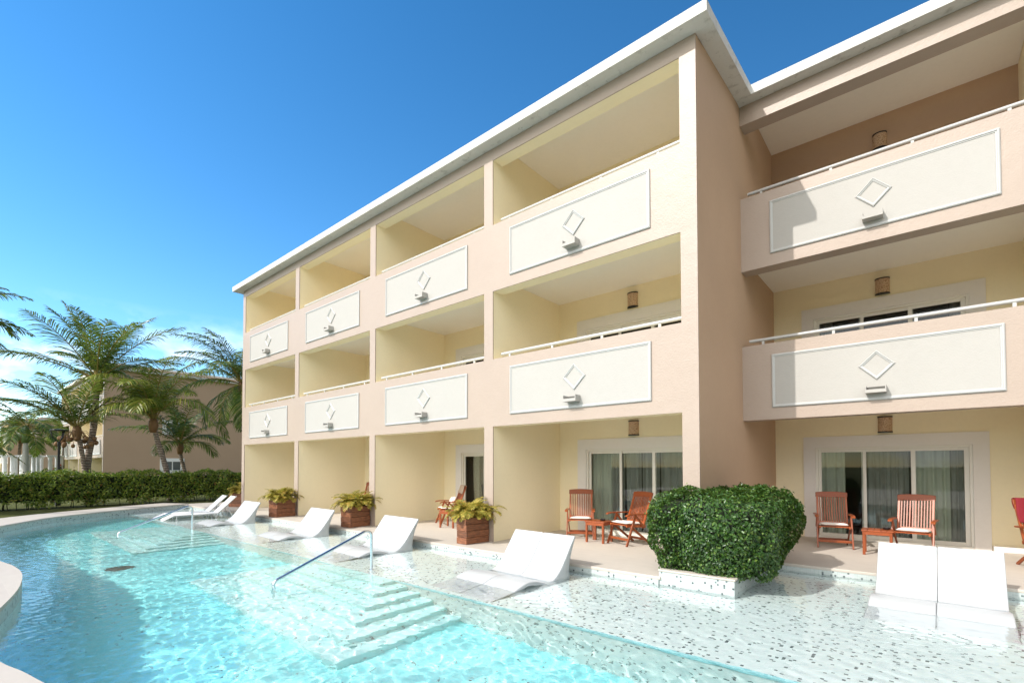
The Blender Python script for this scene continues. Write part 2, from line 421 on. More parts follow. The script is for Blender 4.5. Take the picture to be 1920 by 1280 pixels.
def offset_pt(path, i, d):
    a = np.array(path[max(i - 1, 0)]); b = np.array(path[min(i + 1, len(path) - 1)]); t_ = (b - a) / np.linalg.norm(b - a)
    return (path[i][0] - t_[1] * d * -1 * -1 * -1, path[i][1] - t_[0] * d) if False else (path[i][0] + t_[1] * d, path[i][1] - t_[0] * d)
def offset_path(path, d): return [offset_pt(path, i, d) for i in range(len(path))]
strip_deck(far, 1.35, DK, -.4, 'coping', label='pale stone coping strip curving round the far end of the pool', cat='paving')
mb = MB(); pl = [(-15.25, -14)] + [(p[0], p[1]) for p in reversed(nearp)] + [(5.2, 4.3), (5.2, -14)]
# near deck as a polygon sheet with an edge nose
import bmesh
bm = bmesh.new(); top = [bm.verts.new((x, y, DK)) for x, y in pl]; f_ = bm.faces.new(top)
if f_.normal.z < 0: f_.normal_flip()
bm.normal_update()
if f_.normal.z < 0: f_.normal_flip()
r_ = bmesh.ops.extrude_face_region(bm, geom=[f_])
bmesh.ops.translate(bm, verts=[v for v in r_['geom'] if isinstance(v, bmesh.types.BMVert)], vec=(0, 0, -.05))
bmesh.ops.recalc_face_normals(bm, faces=bm.faces)
bmesh.ops.triangulate(bm, faces=[f for f in bm.faces if len(f.verts) > 4])
me = bpy.data.meshes.new('pool_deck'); bm.to_mesh(me); bm.free(); me.materials.append(M['stone'])
tag_ = bpy.data.objects.new('pool_deck', me); C.objects.link(tag_)
tag(tag_, label='pale stone pool deck with a wavy edge at the lower left', cat='paving', kind='structure')

# building-side terrace: slab with a nose and a low tiled lip
mb = MB()
mb.box(-25.3, -3.02, 7.0, 14.4, -.05, 0)
mb.box(-3.02, 6.5, 9.35, 14.4, -.05, 0)
ter = mb.build('terrace', M['stone'], bevel=.012); tag(ter, label='cream stone terrace in front of the hotel rooms', cat='terrace', kind='structure')

mbf = MB(); mbf.box(-25.5, 5.0, -1.0, 4.75, FLOOR - .2, FLOOR)
dfl = mbf.build('pool_floor', M['deeptile']); tag(dfl, label='turquoise mosaic floor of the deep part of the pool', cat='pool', kind='structure')
# basin: floor, walls, shelf, trim line, steps  (mosaic)
mb = MB()
xs0, xs1 = -25.5, 5.0
mb.box(xs0, xs1, 4.75, 10.2, FLOOR - .2, SHELF)
n = len(outline); wall = []
for i in range(n):
    (x, y) = outline[i]
    wall.append((x, y))
vs = []; fs = []
for (x, y) in wall: vs += [(x, y, FLOOR - .1), (x, y, (DK if y < 6.99 and x < 99 and (x, y) in curve else 0.0) - .046)]
for i in range(n - 1): fs.append((2 * i, 2 * i + 1, 2 * i + 3, 2 * i + 2))
mw_ = MB().add(vs, fs).build('pool_wall', M['curbtile']); tag(mw_, label='low mosaic wall round the edge of the pool', cat='pool wall', kind='structure')
basin = mb.build('pool_basin', M['mosaic']); tag(basin, label='white mosaic pool floor with scattered dark tiles and a shallow shelf', cat='pool', kind='structure')
mb = MB(); mb.box(xs0, -17.0, 4.715, 4.76, SHELF - .05, SHELF + .004).box(-15.0, -8.35, 4.715, 4.76, SHELF - .05, SHELF + .004).box(-6.45, xs1, 4.715, 4.76, SHELF - .05, SHELF + .004)
tag(mb.build('shelf_edge', M['trimtile']), label='turquoise tile line along the edge of the shallow shelf', cat='tile line', kind='structure')
def steps(cx, **k):
    mb = MB()
    for i in range(6):
        zt = SHELF - .17 * i; hw = .95 + .3 * i; yf = 4.45 - .32 * i
        mb.box(cx - hw, cx + hw, yf, 4.749, zt - .17 - (.01 if i == 5 else 0), zt - .0003 * i)
    return tag(mb.build('pool_steps', M['steptile']), kind='structure', cat='pool steps', **k)
st = [steps(-7.40, label='mosaic steps under water below the nearer steel handrail'), steps(-16.0, label='mosaic steps under water below the farther steel handrail')]
mb = MB(); vs = [(math.cos(a) * .24 - 12.07, math.sin(a) * .24 + 2.34) for a in np.linspace(0, 2 * math.pi, 28, endpoint=False)]
mb.prism(vs, FLOOR, FLOOR + .025)
tag(mb.build('drain_cover', M['grey'], bevel=.008), label='round dark drain cover on the deep pool floor', cat='drain')

# water: waves synthesised from a random spectrum on a regular grid, real surface with a body below it
def inpoly(X, Y, poly):
    ins = np.zeros(X.shape, bool); n = len(poly); j = n - 1
    for i in range(n):
        xi, yi = poly[i]; xj, yj = poly[j]
        c = ((yi > Y) != (yj > Y)) & (X < (xj - xi) * (Y - yi) / (yj - yi + 1e-12) + xi); ins ^= c; j = i
    return ins
G = .026
wx0, wx1, wy0, wy1 = -24.8, 4.6, -.2, 9.8
nx = int(round((wx1 - wx0) / G)) + 1; ny = int(round((wy1 - wy0) / G)) + 1
kx = np.fft.fftfreq(nx, G) * 2 * np.pi; ky = np.fft.fftfreq(ny, G) * 2 * np.pi
KX, KY = np.meshgrid(kx, ky); K = np.hypot(KX, KY) + 1e-9
lam = 2 * np.pi / K
S_ = np.exp(-((np.log(lam / .17)) / .30) ** 2) + .35 * np.exp(-((np.log(lam / .7)) / .5) ** 2)
ang = np.arctan2(KY, KX); S_ = S_ * (.55 + .45 * np.cos(ang - .9) ** 2)
ph = rng.normal(size=(ny, nx)) + 1j * rng.normal(size=(ny, nx))
H = np.real(np.fft.ifft2(ph * S_ / K))
gx = np.gradient(H, G, axis=1); gy = np.gradient(H, G, axis=0)
H *= .031 / np.sqrt((gx ** 2 + gy ** 2).mean())
X, Y = np.meshgrid(wx0 + np.arange(nx) * G, wy0 + np.arange(ny) * G)
calm = 1 - .45 * np.clip((Y - 5.0) / 2.0, 0, 1)              # quieter over the shelf
H = H * calm
cxm = (X[:-1, :-1] + X[1:, 1:]) / 2; cym = (Y[:-1, :-1] + Y[1:, 1:]) / 2
big = offset_path(curve, -.12) + [(-24.5, 7.12), (-2.9, 7.12), (-2.9, 7.2), (-2.12, 7.2), (-2.12, 9.47), (4.5, 9.47)]
keep = inpoly(cxm, cym, big)
idx = np.arange(nx * ny).reshape(ny, nx)
q = np.stack([idx[:-1, :-1], idx[:-1, 1:], idx[1:, 1:], idx[1:, :-1]], -1)[keep]
used, inv = np.unique(q, return_inverse=True); q = inv.reshape(-1, 4)
Vt = np.stack([X.ravel()[used], Y.ravel()[used], WZ + H.ravel()[used]], -1)
wat = npmesh('water', Vt, q, M['water'], smooth=True)
tag(wat, label='clear turquoise rippling pool water', cat='water', kind='structure')
wat.cycles.is_caustics_caster = True
for o in [basin, dfl, mw_, *st, bpy.data.objects['shelf_edge'], bpy.data.objects['drain_cover']]: o.cycles.is_caustics_receiver = True
# ------------------------------------------------------------------ hotel
YF, XC, PE, PW, BW = 7.898, -2.7286, .2757, .2637, 4.4831
Z0, Z1T = 2.533, 4.019                                  # ground opening head, first parapet top; next storey +3
SKIN = .025
def slab(mb, x0, x1, y0, y1, z0, z1): return mb.box(x0, x1, y0, y1, z0, z1)

def panel(P, cx, zc, y, wid=3.19, hgt=1.03, drop=0.0, full=True):
    """framed white panel with diamond and water spout on the front of a parapet (front plane y)"""
    mb = MB(); x0, x1, z0, z1 = cx - wid / 2, cx + wid / 2, zc - hgt / 2, zc + hgt / 2
    base = MB().box(x0 + .02, x1 - .02, y - .012, y + .005, z0 + .02, z1 - .02).build('balcony_panel', M['panel'], P)
    # moulded border: stepped section mitred round the rectangle
    sec = [(0, .0), (0, .020), (.016, .032), (.032, .032), (.036, .020), (.052, .020), (.056, .011), (.082, .006), (.082, .0)] if full else [(0, 0), (0, .04), (.09, .03), (.09, 0)]
    vs = []; fs = []; ns = len(sec)
    for (sx, sz, X_, Z_) in ((1, 1, x0, z0), (-1, 1, x1, z0), (-1, -1, x1, z1), (1, -1, x0, z1)):
        for d, h in sec: vs.append((X_ + sx * d, y - .001 - h, Z_ + sz * d))
    for c in range(4):
        for i in range(ns - 1):
            a, b = c * ns + i, ((c + 1) % 4) * ns + i; fs.append((a, b, b + 1, a + 1))
    MB().add(vs, fs).build('border', M['paint'], base)
    # diamond
    if full:
        dc = (cx + .03, zc + .09); hw, hh = .255, .255
        sec2 = [(0, 0), (0, .016), (.014, .026), (.026, .016), (.042, .010), (.042, 0)]
        vs = []; fs = []; ns = len(sec2)
        for (ux, uz) in ((0, 1), (1, 0), (0, -1), (-1, 0)):
            for d, h in sec2: vs.append((dc[0] + ux * (hw - d * 1.414), y - .012 - h, dc[1] + uz * (hh - d * 1.414)))
        for c in range(4):
            for i in range(ns - 1):
                a, b = c * ns + i, ((c + 1) % 4) * ns + i; fs.append((a, a + 1, b + 1, b))
        MB().add(vs, fs).build('diamond', M['paint'], base)
        # spout: open trough sticking out, dark inside
        s0, s1, sz, dp = cx - .125, cx + .165, zc - .30, .17
        m2 = MB(); m2.box(s0, s1, y - .012 - dp, y - .012, sz - .10, sz - .085)
        m2.box(s0, s0 + .015, y - .012 - dp, y - .012, sz - .085, sz + .02); m2.box(s1 - .015, s1, y - .012 - dp, y - .012, sz - .085, sz + .02)
        m2.box(s0 + .015, s1 - .015, y - .012 - dp, y + .003 - dp, sz - .085, sz - .045)
        sp_ = m2.build('water_spout', M['panel'], base)
        MB().box(s0 + .016, s1 - .016, y - .016, y - .0125, sz - .08, sz + .015).build('drain_hole', M['dark'], sp_)
    return base
def rail(P, x0, x1, z, y, posts):
    r_ = MB().tube([(x0, y, z), (x1, y, z)], .032, 12).build('balcony_rail', M['paint'], P, smooth=True, auto=40)
    for px in posts: MB().box(px - .022, px + .022, y - .018, y + .018, z - .12, z - .025).build('rail_post', M['paint'], r_)
    return r_
def wall_lamp(P, cx, zc, y):
    n = 14; pr = lambda r, z: [(cx + r * math.cos(a), y - r * .85 * math.sin(a)) for a in np.linspace(0, math.pi, n)]
    l_ = MB().prism(pr(.125, 0), zc - .15, zc + .15).build('wall_lamp', M['shade'], P)
    for a, b in ((-.175, -.15), (.15, .175)): MB().prism(pr(.132, 0), zc + a, zc + b).build('lamp_cap', M['black'], l_)
def door(P, cx, zb, y, curt, full=True):
    """three-leaf sliding door; y = wall face. frame is 2.66 wide and 2.07 high, surround 3.14 by 2.32"""
    hw = 1.33
    d_ = MB()
    for (a, b, c, e) in ((cx - 1.57, cx - hw, zb, zb + 2.07), (cx + hw, cx + 1.57, zb, zb + 2.07), (cx - 1.57, cx + 1.57, zb + 2.07, zb + 2.32)):
        d_.box(a, b, y - .03, y + .02, c, e)
    d_ = d_.build('sliding_door', M['doortrim'], P)
    f = MB(); yy = y + .05
    f.box(cx - hw, cx - hw + .05, y - .0, yy + .06, zb + .03, zb + 2.07).box(cx + hw - .05, cx + hw, y, yy + .06, zb + .03, zb + 2.07)
    f.box(cx - hw + .05, cx + hw - .05, y, yy + .06, zb + 2.025, zb + 2.07).box(cx - hw, cx + hw, y - .02, yy + .06, zb, zb + .045)
    f.build('door_frame', M['frame'], d_, bevel=.004)
    lw = (2 * hw - .1) / 3; ov = .045
    for i in range(3):
        a = cx - hw + .05 + i * lw - (ov if i else 0); b = cx - hw + .05 + (i + 1) * lw + (ov if i < 2 else 0)
        yl = yy + (.0 if i != 1 else .032)
        st_ = .06 if i < 2 else .075
        g = MB(); g.box(a, a + st_, yl, yl + .03, zb + .045, zb + 2.025).box(b - st_, b, yl, yl + .03, zb + .045, zb + 2.025)
        g.box(a + st_, b - st_, yl, yl + .03, zb + 1.96, zb + 2.025).box(a + st_, b - st_, yl, yl + .03, zb + .045, zb + .12)
        lf = g.build('door_leaf', M['frame'], d_, bevel=.003)
        MB().box(a + st_ - .004, b - st_ + .004, yl + .012, yl + .018, zb + .116, zb + 1.964).build('pane', M['glass'], d_)
    # curtains
    rr = random.Random(int(cx * 100) + int(zb * 10))
    for (a, b, mt, yo) in curt:
        xs = np.arange(cx + a, cx + b, .012); ph = rr.random() * 6; vs = []; fs = []
        for i, x in enumerate(xs):
            u = x * 38 + 2.2 * math.sin(x * 5.3 + ph) + ph
            dy = .035 * math.sin(u) + .012 * math.sin(2.3 * u + 1)
            for z, s_ in ((zb + .03, 1.1), (zb + 1.0, 1.0), (zb + 2.15, .75)): vs.append((x, y + yo + dy * s_, z))
        for i in range(len(xs) - 1):
            for j in range(2): fs.append((i * 3 + j, (i + 1) * 3 + j, (i + 1) * 3 + j + 1, i * 3 + j + 1))
        MB().add(vs, fs).build('curtain', M[mt], d_, smooth=True)
    return d_
CURT = [(-1.85, -.72, 'curtain', .19), (-.80, -.40, 'sheer', .25), (-.36, .03, 'sheer', .24), (.08, .50, 'sheer', .23), (.52, 1.35, 'sheer', .26)]
CURT2 = [(-1.85, -.78, 'curtain', .19), (-.45, .35, 'sheer', .25), (.42, 1.0, 'curtain', .21), (1.0, 1.35, 'sheer', .26)]
CURTB = [(-1.35, -1.0, 'sheer', .4), (1.05, 1.35, 'sheer', .4)]
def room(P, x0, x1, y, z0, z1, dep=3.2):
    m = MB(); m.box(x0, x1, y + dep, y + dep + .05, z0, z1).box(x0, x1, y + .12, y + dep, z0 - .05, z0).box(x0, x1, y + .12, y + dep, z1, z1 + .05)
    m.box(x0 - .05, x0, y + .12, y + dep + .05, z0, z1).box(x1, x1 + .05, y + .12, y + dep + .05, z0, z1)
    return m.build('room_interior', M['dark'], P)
def wing(P, xr, yf, nb, zoff=0, full=True, depth=2.592, doors=(), lamps=(), wallback=6.0, endmat='brown', rise=None):
    """the balcony wing: right end wall at xr, nb bays of BW running left; three storeys. returns left edge"""
    xo = lambda k: xr - PE - k * BW                       # right edge of opening k
    xl = lambda k: xr - PE - k * BW - (BW - PW)           # left edge
    xe = xl(nb - 1) - .2415                               # outer left edge of the end wall
    yb = yf + depth
    ys = yf + SKIN; fr = yf + .32
    H_ = lambda z: z + zoff
    skin = MB(); core = MB(); inner = MB(); ceil = MB(); back = MB()
    # pillars
    cols = [(xr - PE, xr)] + [(xl(k), xl(k) + 0) for k in ()]
    pill = [(xr - PE, xr)] + [(xl(k) - PW, xl(k)) for k in range(nb - 1)] + [(xe, xl(nb - 1))]
    for a, b in pill: skin.box(a, b, yf, ys, H_(-.02), H_(8.74))
    for k in range(nb):
        for z in (Z0, Z0 + 3.0):
            skin.box(xl(k), xo(k), yf, ys, H_(z), H_(z + 1.486))
            core.box(xl(k), xo(k), ys, fr, H_(z), H_(z + 1.486))
        skin.box(xl(k), xo(k), yf, ys, H_(8.484), H_(8.74)); core.box(xl(k), xo(k), ys, fr, H_(8.484), H_(9.0))
    skin.build('facade_frame', M['pink'], P)
    # dividers
    for a, b in pill[1:-1]: core.box(a, b, ys, yb + .2, H_(-.02), H_(9.0))
    core.build('dividing_wall', M['yellow'], P)
    # end walls, shade put into the outer colour, yellow lining inside
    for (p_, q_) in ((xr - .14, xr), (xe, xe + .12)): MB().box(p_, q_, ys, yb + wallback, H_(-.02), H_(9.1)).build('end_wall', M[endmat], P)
    for (p_, q_) in ((xr - PE, xr - .14), (xe + .12, xl(nb - 1))): MB().box(p_, q_, ys, yb + wallback, H_(-.02), H_(9.1)).build('wall_lining', M['yellow'], P)
    for k in range(nb):
        for fl_, zt in ((2.88, 3.0), (5.88, 6.0), (8.96, 9.1)):
            MB().box(xl(k), xo(k), fr, yb + .2, H_(fl_), H_(zt)).build('balcony_ceiling', M['ceil'], P)
    # back walls with door openings
    bw_ = MB()
    for k in range(nb):
        dcx = (xl(k) + xo(k)) / 2 + .02
        for fz, top in ((0, 2.88), (3.0, 5.88), (6.0, 8.96)):
            if (k, fz) in doors:
                bw_.box(xl(k), dcx - 1.33, yb, yb + .2, H_(fz), H_(top)); bw_.box(dcx + 1.33, xo(k), yb, yb + .2, H_(fz), H_(top))
                bw_.box(dcx - 1.33, dcx + 1.33, yb, yb + .2, H_(fz + 2.07), H_(top))
            else: bw_.box(xl(k), xo(k), yb, yb + .2, H_(fz), H_(top))
    bw_.build('back_wall', M['yellow'], P)
    for k in range(nb):
        dcx = (xl(k) + xo(k)) / 2 + .02
        for fz in (0, 3.0, 6.0):
            if (k, fz) in doors:
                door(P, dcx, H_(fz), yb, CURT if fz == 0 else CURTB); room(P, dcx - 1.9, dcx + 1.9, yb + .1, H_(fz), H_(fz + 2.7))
            if (k, fz) in lamps: wall_lamp(P, dcx - .04, H_(fz + 2.54), yb)
        if full is None: continue
        pcx = (xl(k) + xo(k)) / 2 - .01
        for z in (3.285, 6.285): panel(P, pcx, H_(z), yf, full=full)
        for z in (4.13, 7.13):
            rail(P, xl(k) + .16, xo(k) - .02, H_(z), yf + .12, [pcx - 1.70, pcx - .57, pcx + .57, pcx + 1.70] if full else [])
    # roof: eave slab with a slightly lipped edge, upstand behind
    m = MB(); rs = MB()
    m.box(xe - .35, xr + .28, yf - .29, yf + .0, H_(8.745), H_(8.93)); m.box(xe - .35, xe, yf, yb + wallback, H_(8.745), H_(8.93)); 
    ye = yb + wallback if rise is None else rise[0]; dz = 0 if rise is None else rise[1]
    m.add([(xr, yf, H_(8.745)), (xr + .28, yf, H_(8.745)), (xr + .28, ye, H_(8.745 + dz)), (xr, ye, H_(8.745 + dz)), (xr, yf, H_(8.93)), (xr + .28, yf, H_(8.93)), (xr + .28, ye, H_(8.93 + dz)), (xr, ye, H_(8.93 + dz))],
          [(0, 3, 2, 1), (4, 5, 6, 7), (0, 1, 5, 4), (1, 2, 6, 5), (2, 3, 7, 6), (3, 0, 4, 7)])
    m.box(xe, xr, yf, fr - .01, H_(8.745), H_(8.93))
    m.build('roof_eave', M['fascia'], P)
    rs.box(xe + .05, xr - .05, fr, yb + wallback, H_(9.1), H_(9.25)); rs.build('roof', M['white'], P)
    return xe
YR, YBR, X2 = 10.416, 13.2, 1.52
hotel = empty('hotel_building', (XC, YF, 0), label='three-storey peach hotel block with framed balcony panels and a white roof edge, beside the pool', cat='hotel')
XL = wing(hotel, XC, YF, 4, doors={(0, 0), (0, 3.0), (1, 0), (1, 3.0), (2, 0), (2, 3.0), (3, 0), (3, 3.0), (0, 6.0), (1, 6.0)}, lamps={(0, 0), (0, 3.0), (1, 0), (1, 3.0)}, rise=(YR - .25, .181))
# right-hand, set-back part of the same block
YR, YBR, X2 = 10.416, 13.2, 1.52
m = MB(); c_ = MB(); ce = MB(); bk = MB()
for z in (2.553, 5.553):
    m.box(XC + .0005, 6.6, YR, YR + .33, z, z + 1.483)
m.box(XC + .0005, 6.6, YR, YR + .33, 8.54, 8.925)
for z in (0, 4.037, 7.037): m.box(X2, X2 + .27, YR, YR + .33, z - (.02 if z == 0 else 0), 2.552 if z == 0 else (5.552 if z < 5 else 8.539))
m.build('facade_frame', M['pink'], hotel)
for fl_, zt in ((2.90, 3.0), (5.90, 6.0), (9.32, 9.45)): MB().box(XC + .001, 6.6, YR + .33, YBR + .2, fl_, zt).build('balcony_ceiling', M['ceil'], hotel)
m = MB(); m.box(X2, X2 + .27, YR + .33, YBR + .2, -.02, 9.3); m.build('dividing_wall', M['yellow'], hotel)
dc = -.565
bw_ = MB()
for fz, top in ((0, 2.90), (3.0, 5.90)):
    bw_.box(XC + .001, dc - 1.33, YBR, YBR + .2, fz, top); bw_.box(dc + 1.33, 6.6, YBR, YBR + .2, fz, top); bw_.box(dc - 1.33, dc + 1.33, YBR, YBR + .2, fz + 2.07, top)
bw_.build('back_wall', M['yellow'], hotel)
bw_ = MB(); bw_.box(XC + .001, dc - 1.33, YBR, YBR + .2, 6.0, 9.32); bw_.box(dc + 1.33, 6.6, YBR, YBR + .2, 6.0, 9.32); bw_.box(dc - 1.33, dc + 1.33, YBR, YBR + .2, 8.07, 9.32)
bw_.build('back_wall', M['brown'], hotel)  # missing bounce light on the top floor put into the wall colour
for fz in (0, 3.0, 6.0):
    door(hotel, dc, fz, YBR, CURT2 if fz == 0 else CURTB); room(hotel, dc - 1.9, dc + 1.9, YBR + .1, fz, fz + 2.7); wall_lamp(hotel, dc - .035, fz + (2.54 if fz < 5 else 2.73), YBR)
MB().box(1.02, 6.5, YBR - .17, YBR - .001, .001, .11).build('plinth', M['doortrim'], hotel, bevel=.01)
for z in (3.295, 6.30): panel(hotel, -.605, z, YR)
for z in (4.15, 7.15):
    rail(hotel, -2.62, 1.45, z, YR + .12, [-2.37, -1.2, -.04, 1.11])
    rail(hotel, 1.9, 6.0, z, YR + .12, [2.1, 3.3, 4.5, 5.7])
m = MB(); m.box(XC + .002, 6.6, YR - .248, YR, 8.928, 9.112); m.box(XC + .002, 6.6, YR, YR + .34, 8.928, 9.112); m.build('roof_eave', M['fascia'], hotel)
MB().box(XC + .3, 6.6, YR + .55, YBR + 6, 9.46, 9.55).build('roof', M['white'], hotel)
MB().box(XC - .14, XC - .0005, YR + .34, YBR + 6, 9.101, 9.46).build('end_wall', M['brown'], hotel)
MB().box(6.6, 6.8, YR - .2, YBR + 6, 0, 9.4).build('end_wall', M['pink'], hotel)
MB().box(XL + .3, XC - .4, YF + 8.55, YF + 8.65, 0, 9.0).build('rear_wall', M['pink'], hotel)

# neighbouring blocks
nb1 = empty('hotel_building', (-43.7, 7.45, -.2), label='peach hotel block standing behind the hedge and palms, its end wall in shade', cat='hotel')
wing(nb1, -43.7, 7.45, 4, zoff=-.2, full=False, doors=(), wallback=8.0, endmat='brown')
for (y0, y1, z0, z1) in ((10.77, 12.34, 1.15, 2.32), (10.9, 12.0, 4.1, 5.2)):
    f = MB().box(-43.7, -43.66, y0, y1, z0, z1).build('window', M['white'], nb1)
    fm = MB(); a, b, c, d = y0 + .2, y1 - .2, z0 + .2, z1 - .2
    MB().box(-43.66, -43.655, a, b, c, d).build('pane', M['glassdark'], nb1)
    fm.box(-43.655, -43.62, a, a + .06, c, d).box(-43.655, -43.62, b - .06, b, c, d).box(-43.655, -43.62, a, b, d - .06, d).box(-43.655, -43.62, a, b, c, c + .06).box(-43.655, -43.62, (a + b) / 2 - .03, (a + b) / 2 + .03, c + .06, d - .06)
    fm.build('window_frame', M['white'], nb1)
nb2 = empty('hotel_building', (-98.7, 9.3, -.2), label='distant peach hotel block seen between the lamp post and the royal palm trunk', cat='hotel')
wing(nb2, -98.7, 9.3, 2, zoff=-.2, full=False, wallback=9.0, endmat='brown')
nb3 = empty('hotel_building', (-108, 7.4, -.2), label='farthest pale hotel block at the left edge, beyond the white columns', cat='hotel')
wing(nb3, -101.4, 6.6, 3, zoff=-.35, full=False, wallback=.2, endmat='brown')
# ------------------------------------------------------------------ pool loungers
LTOP = [(-1.92, -.294), (-1.80, -.262), (-1.58, -.175), (-1.36, -.090), (-1.16, -.045), (-.97, -.058), (-.80, -.105), (-.66, -.122), (-.53, -.085), (-.39, .03), (-.25, .205), (-.11, .40), (-.02, .515)]
LBOT = [(.02, .50), (-.06, .34), (-.13, .15), (-.16, -.04), (-.17, -.295), (-.66, -.295), (-.73, -.215), (-.85, -.155), (-1.0, -.118), (-1.15, -.105), (-1.34, -.145), (-1.54, -.222), (-1.70, -.297)]
def dense(p, n=4): return [tuple(x) for x in catmull(p, n)]
LPROF = dense(LTOP) + dense(LBOT, 3)
lng0 = None
def lounger(x, y, rz, label, group):
    global lng0
    if lng0 is None:
        hw = .33; ys = [(-hw, .012), (-hw + .008, .003), (-hw + .02, 0), (hw - .02, 0), (hw - .008, .003), (hw, .012)]
        n = len(LPROF); vs = []; fs = []
        P = np.array(LPROF); nxt = np.roll(P, -1, 0); prv = np.roll(P, 1, 0); tg = nxt - prv; nr = np.stack([-tg[:, 1], tg[:, 0]], 1); nr /= np.linalg.norm(nr, axis=1, keepdims=True)
        area = .5 * np.sum(P[:, 0] * nxt[:, 1] - nxt[:, 0] * P[:, 1]); nr *= np.sign(area)
        for (xx, ins) in ys:
            for i in range(n): vs.append((xx, P[i, 0] + nr[i, 0] * ins, P[i, 1] + nr[i, 1] * ins))
        m_ = len(ys)
        for j in range(m_ - 1):
            for i in range(n): fs.append((j * n + i, j * n + (i + 1) % n, (j + 1) * n + (i + 1) % n, (j + 1) * n + i))
        fs.append(tuple(range(n - 1, -1, -1))); fs.append(tuple((m_ - 1) * n + i for i in range(n)))
        o = MB().add(vs, fs).build('pool_lounger', M['gel'], smooth=True, auto=50); lng0 = o
        import bmesh
        bm = bmesh.new(); bm.from_mesh(o.data); bmesh.ops.recalc_face_normals(bm, faces=bm.faces); bm.to_mesh(o.data); bm.free()
        o.data.set_sharp_from_angle(angle=R(50))
    else:
        o = lng0.copy(); C.objects.link(o)
    o.location = (x, y, 0); o.rotation_euler = (0, 0, rz); o.cycles.is_caustics_receiver = True
    return tag(o, label, 'lounger', group)
GRP = 'white moulded loungers set in pairs on the shallow shelf'
for (x0, y0, rz, a, b) in (
    (-.19, 9.10, -.03, 'white moulded pool lounger in front of the right-hand table, nearer the hedge', 'white moulded pool lounger at the right edge, outermost of the nearest pair'),
    (-5.34, 6.80, -.06, 'white moulded pool lounger before the two teak chairs, on the handrail side of its pair', 'white moulded pool lounger nearer the big clipped bush, in the pair before two teak chairs'),
    (-9.38, 6.83, -.05, 'white moulded pool lounger left in the pair just behind the nearer handrail', 'white moulded pool lounger right in the pair just behind the nearer handrail'),
    (-12.80, 6.80, -.04, 'white moulded pool lounger left in the pair between the second and third planters', 'white moulded pool lounger right in the pair between the second and third planters'),
    (-17.22, 6.74, -.03, 'white moulded pool lounger left in the farthest moulded pair, beside the flat slings', 'white moulded pool lounger right in the farthest moulded pair, near the third planter')):
    lounger(x0, y0, rz, a, GRP); lounger(x0 + .664, y0 - .664 * math.sin(-rz), rz, b, GRP)
# two flat sling loungers on thin frames
def sling(x, y, rz, label):
    t_ = empty('sling_lounger', (x, y, -.3), rz, label=label, cat='lounger', group='flat sling loungers at the far end of the shelf')
    z = .33
    m = MB(); m.bar((0, -1.25, z), (0, 0, z), .54, .03).bar((0, -1.25, z - .005), (0, -1.55, z - .14), .54, .03); m.build('seat', M['sling'], t_, local=True, bevel=.01)
    MB().bar((0, 0, z + .01), (0, .56, z + .56), .54, .03, (0, -1, 1)).build('backrest', M['sling'], t_, local=True, bevel=.01)
    f = MB()
    for sx in (-.29, .29):
        f.tube([(sx, -1.56, z - .15), (sx, -1.28, z), (sx, 0, z)], .018, 8).tube([(sx, 0, z), (sx, .58, z + .57)], .018, 8)
    f.build('frame', M['paint'], t_, local=True, smooth=True, auto=40)
    for sx in (-.29, .29):
        for yy in (-1.2, -.05): MB().tube([(sx, yy, 0), (sx, yy, z)], .018, 8).build('leg', M['paint'], t_, local=True, smooth=True, auto=40)
        MB().tube([(sx, .30, z + .28), (sx, .52, 0)], .014, 8).build('back_prop', M['paint'], t_, local=True, smooth=True, auto=40)
    return t_
sling(-19.90, 6.35, -.10, 'flat white sling lounger at the far shelf, left of the two')
sling(-19.12, 6.38, -.10, 'flat white sling lounger at the far shelf, right of the two')

# ------------------------------------------------------------------ handrails
def handrail(x, y, label):
    t_ = empty('handrail', (x, y, SHELF), label=label, cat='handrail', group='steel pool handrails')
    top = .53 - SHELF; pts = [(0, 0, 0), (0, 0, top - .10)]
    for a in np.linspace(0, 90, 7)[1:]: pts.append((0, -.09 + .09 * math.cos(R(a)), top - .10 + .09 * math.sin(R(a))))
    pts += [(0, -.13, top - .008), (0, -.20, top - .035), (0, -1.64, .25), (0, -1.675, .225), (0, -1.69, .19), (0, -1.69, -.62)]
    m = MB().tube(pts, .024, 14); m.build('rail', M['steel'], t_, local=True, smooth=True, auto=45)
    MB().lathe([(.05, 0), (.05, .012), (.03, .02)], (0, 0), 18).build('base_flange', M['steel'], t_, local=True, smooth=True, auto=40)
    return t_
handrail(-7.45, 4.97, 'nearer brushed steel handrail sloping down into the pool before the white loungers')
handrail(-16.10, 4.77, 'farther brushed steel handrail beside the flat sling loungers')

